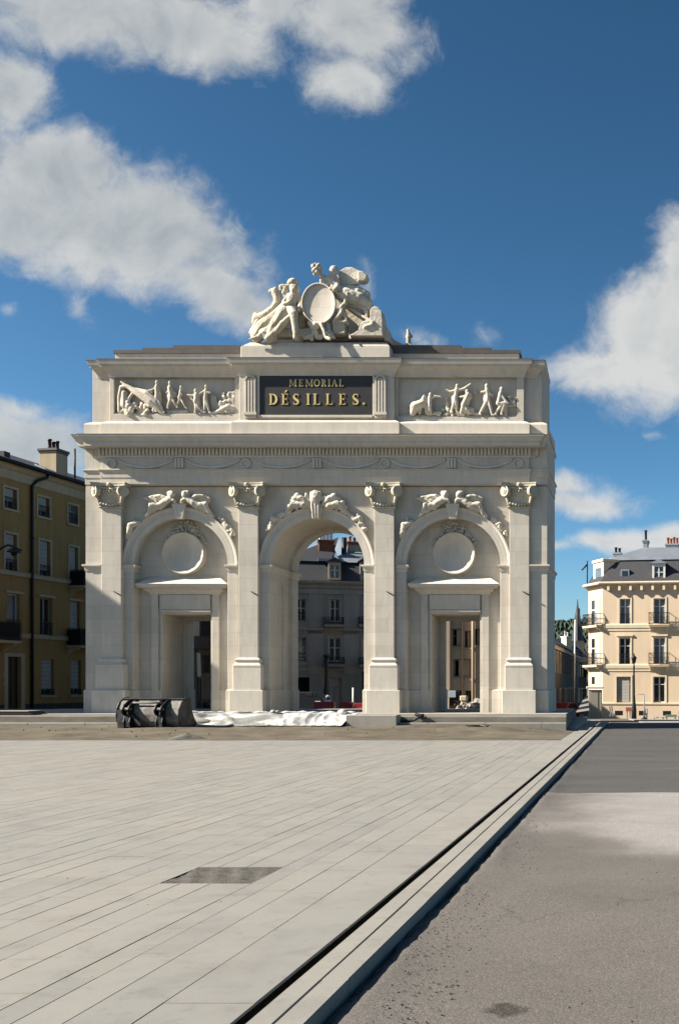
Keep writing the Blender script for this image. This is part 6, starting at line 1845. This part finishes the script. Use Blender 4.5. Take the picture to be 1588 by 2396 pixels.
# ================================================================== SKY, SUN, CAMERA
D = -SUN
elev = math.asin(D.z); az = math.atan2(D.x, D.y)
wd = bpy.data.worlds.new('World'); scene.world = wd; wd.use_nodes = True
nt = wd.node_tree; N = nt.nodes; Lk = nt.links
N.clear()
out = N.new('ShaderNodeOutputWorld'); bg = N.new('ShaderNodeBackground'); Lk.new(bg.outputs[0], out.inputs[0])
sky = N.new('ShaderNodeTexSky'); sky.sky_type = 'NISHITA'; sky.sun_disc = False
sky.sun_elevation = elev; sky.sun_rotation = az
sky.altitude = 600; sky.air_density = .78; sky.dust_density = 1.3; sky.ozone_density = 2.0
bg.inputs['Strength'].default_value = .05
def wm(op, a, b=None, cl=False):
    n = N.new('ShaderNodeMath'); n.operation = op; n.use_clamp = cl
    for i, v in enumerate((a, b)):
        if v is None: continue
        if hasattr(v, 'is_linked'): Lk.new(v, n.inputs[i])
        else: n.inputs[i].default_value = v
    return n.outputs[0]
tc = N.new('ShaderNodeTexCoord'); sp3 = N.new('ShaderNodeSeparateXYZ'); Lk.new(tc.outputs['Generated'], sp3.inputs[0])
ysafe = wm('MAXIMUM', sp3.outputs[1], .02)
uu = wm('DIVIDE', sp3.outputs[0], ysafe); vv = wm('DIVIDE', sp3.outputs[2], ysafe)
cmb = N.new('ShaderNodeCombineXYZ'); Lk.new(uu, cmb.inputs[0]); Lk.new(vv, cmb.inputs[1])
def noise(vec, sc, det, ro_=.6, dist=0.):
    n = N.new('ShaderNodeTexNoise'); n.inputs['Scale'].default_value = sc; n.inputs['Detail'].default_value = det; n.inputs['Roughness'].default_value = ro_
    n.inputs['Distortion'].default_value = dist
    Lk.new(vec, n.inputs['Vector']); return n.outputs['Fac'], n.outputs['Color']
def vadd(v, off):
    n = N.new('ShaderNodeVectorMath'); n.operation = 'ADD'; Lk.new(v, n.inputs[0])
    if hasattr(off, 'is_linked'): Lk.new(off, n.inputs[1])
    else: n.inputs[1].default_value = off
    return n.outputs[0]
# cloud masses: (centre px, py, half widths, turn, weight)
CL = [(160, 20, 250, 95, 5, 1.), (420, 70, 250, 110, 16, 1.1), (640, 20, 160, 60, 0, .7), (830, 60, 165, 110, 10, 1.05), (800, 190, 110, 75, 5, .9),
      (20, 215, 115, 105, 20, 1.1), (120, 390, 220, 95, 10, 1.1), (270, 520, 330, 130, 18, 1.25), (60, 500, 220, 130, 10, 1.1), (480, 660, 170, 75, 30, 1.0), (560, 735, 130, 66, 25, 1.0),
      (1560, 790, 210, 150, -30, 1.25), (1430, 860, 150, 80, -12, 1.1), (1590, 640, 75, 130, 0, 1.0), (1600, 860, 160, 90, 0, 1.1),
      (30, 1000, 200, 70, 10, 1.05), (20, 940, 110, 40, 5, .8), (60, 1060, 220, 90, 0, .9),
      (1370, 1175, 140, 40, 3, .95), (1310, 1130, 90, 36, 0, .8), (1530, 1265, 170, 42, -4, 1.05), (1420, 1275, 110, 32, 0, .9), (1300, 1285, 50, 20, 0, .6),
      (715, 1300, 130, 32, -5, .8), (860, 655, 34, 48, 0, .40), (985, 775, 70, 34, 25, .5), (1140, 785, 50, 34, 60, .36), (350, 385, 50, 22, 15, .42), (190, 690, 60, 34, 40, .38), (1530, 1010, 40, 22, 0, .45), (10, 705, 34, 22, 0, .5)]
def density(vec):
    tot = None
    for (px, py, a, b_, rot, wt) in CL:
        m_ = N.new('ShaderNodeMapping'); m_.vector_type = 'TEXTURE'
        m_.inputs['Location'].default_value = ((px-CX)/F, (CY-py)/F, 0); m_.inputs['Rotation'].default_value = (0, 0, radians(-rot)); m_.inputs['Scale'].default_value = (a/F, b_/F, 1)
        Lk.new(vec, m_.inputs['Vector'])
        l = N.new('ShaderNodeVectorMath'); l.operation = 'LENGTH'; Lk.new(m_.outputs[0], l.inputs[0])
        e = wm('MULTIPLY', wm('SUBTRACT', 1.40, l.outputs['Value']), wt)
        if tot is None: tot = e
        else:
            n = N.new('ShaderNodeMath'); n.operation = 'SMOOTH_MAX'; n.inputs[2].default_value = .25
            Lk.new(tot, n.inputs[0]); Lk.new(e, n.inputs[1]); tot = n.outputs[0]
    return tot
warp = N.new('ShaderNodeVectorMath'); warp.operation = 'SCALE'; warp.inputs['Scale'].default_value = .055
n1f, n1c = noise(cmb.outputs[0], 9., 3., .55); wv = vadd(n1c, (-.5, -.5, -.5)); Lk.new(wv, warp.inputs[0])
pw = vadd(cmb.outputs[0], warp.outputs[0])
dens = density(pw)
fb, _ = noise(pw, 13., 9., .62, .3)
fb2, _ = noise(pw, 55., 6., .7, .2)
d1 = wm('ADD', wm('ADD', dens, wm('MULTIPLY', wm('SUBTRACT', fb, .52), 1.5)), wm('MULTIPLY', wm('SUBTRACT', fb2, .5), .62))
mr = N.new('ShaderNodeMapRange'); mr.interpolation_type = 'SMOOTHSTEP'; mr.inputs[1].default_value = .08; mr.inputs[2].default_value = .98
Lk.new(d1, mr.inputs[0]); alpha = mr.outputs[0]
# where the sun behind the left shoulder reaches the billows
fbs, _ = noise(vadd(pw, (-.014, .016, 0)), 13., 6., .6, .3)
relief = wm('SUBTRACT', fb, fbs)
big, _ = noise(pw, 5., 4., .5)
br = wm('ADD', wm('ADD', .70, wm('MULTIPLY', relief, .95)), wm('MULTIPLY', wm('SUBTRACT', big, .5), .7))
thick = N.new('ShaderNodeMapRange'); thick.inputs[1].default_value = .5; thick.inputs[2].default_value = 1.5; Lk.new(d1, thick.inputs[0])
br = wm('ADD', br, wm('MULTIPLY', thick.outputs[0], -.24))
sd = N.new('ShaderNodeMapRange'); sd.interpolation_type = 'SMOOTHSTEP'; sd.inputs[1].default_value = -.28; sd.inputs[2].default_value = .03; sd.inputs[4].default_value = .34; Lk.new(uu, sd.inputs[0])   # billows away from the sun are lit full on
br = wm('ADD', br, sd.outputs[0], True)
cr = N.new('ShaderNodeValToRGB'); e = cr.color_ramp.elements
e[0].position = 0.1; e[0].color = (.26, .30, .335, 1); e[1].position = .95; e[1].color = (.70, .70, .68, 1)
q = e.new(.5); q.color = (.47, .50, .515, 1)
Lk.new(br, cr.inputs['Fac'])
hs_ = N.new('ShaderNodeHueSaturation'); hs_.inputs['Saturation'].default_value = 1.10; hs_.inputs['Value'].default_value = .63; hs_.inputs['Hue'].default_value = .481; Lk.new(sky.outputs[0], hs_.inputs['Color'])
front = N.new('ShaderNodeMapRange'); front.inputs[1].default_value = .05; front.inputs[2].default_value = .2; Lk.new(sp3.outputs[1], front.inputs[0])
CLOUD = 7.3
cs = N.new('ShaderNodeVectorMath'); cs.operation = 'SCALE'; cs.inputs['Scale'].default_value = CLOUD; Lk.new(cr.outputs[0], cs.inputs[0])
mx = N.new('ShaderNodeMix'); mx.data_type = 'RGBA'
Lk.new(wm('MULTIPLY', wm('MULTIPLY', alpha, front.outputs[0]), .93), mx.inputs[0]); gm_ = N.new('ShaderNodeGamma'); gm_.inputs[1].default_value = 1.4; Lk.new(hs_.outputs[0], gm_.inputs[0]); Lk.new(gm_.outputs[0], mx.inputs[6]); Lk.new(cs.outputs[0], mx.inputs[7])
Lk.new(mx.outputs[2], bg.inputs['Color'])

sl = bpy.data.lights.new('sun', 'SUN'); sl.energy = 5.0; sl.angle = radians(.55); sl.color = (1., .93, .82)
so = bpy.data.objects.new('sun', sl); link(so); so.location = (-40, -10, 40)
so.rotation_euler = SUN.to_track_quat('-Z', 'Y').to_euler()

cam = bpy.data.cameras.new('camera'); co = bpy.data.objects.new('camera', cam); link(co)
co.location = (0, 0, CAMZ); co.rotation_euler = (radians(90), 0, 0)
cam.sensor_width = 36.; cam.sensor_fit = 'AUTO'; cam.lens = 36.*F/2396.
cam.shift_x = (794-CX)/2396.; cam.shift_y = (CY-1198)/2396.
cam.clip_end = 6000.; cam.clip_start = .1
scene.camera = co
vs_ = scene.view_settings
vs_.view_transform = 'Standard'; vs_.look = 'None'; vs_.gamma = 1.; vs_.exposure = 1.5; vs_.use_curve_mapping = False
scene.cycles.max_bounces = 8; scene.cycles.diffuse_bounces = 4
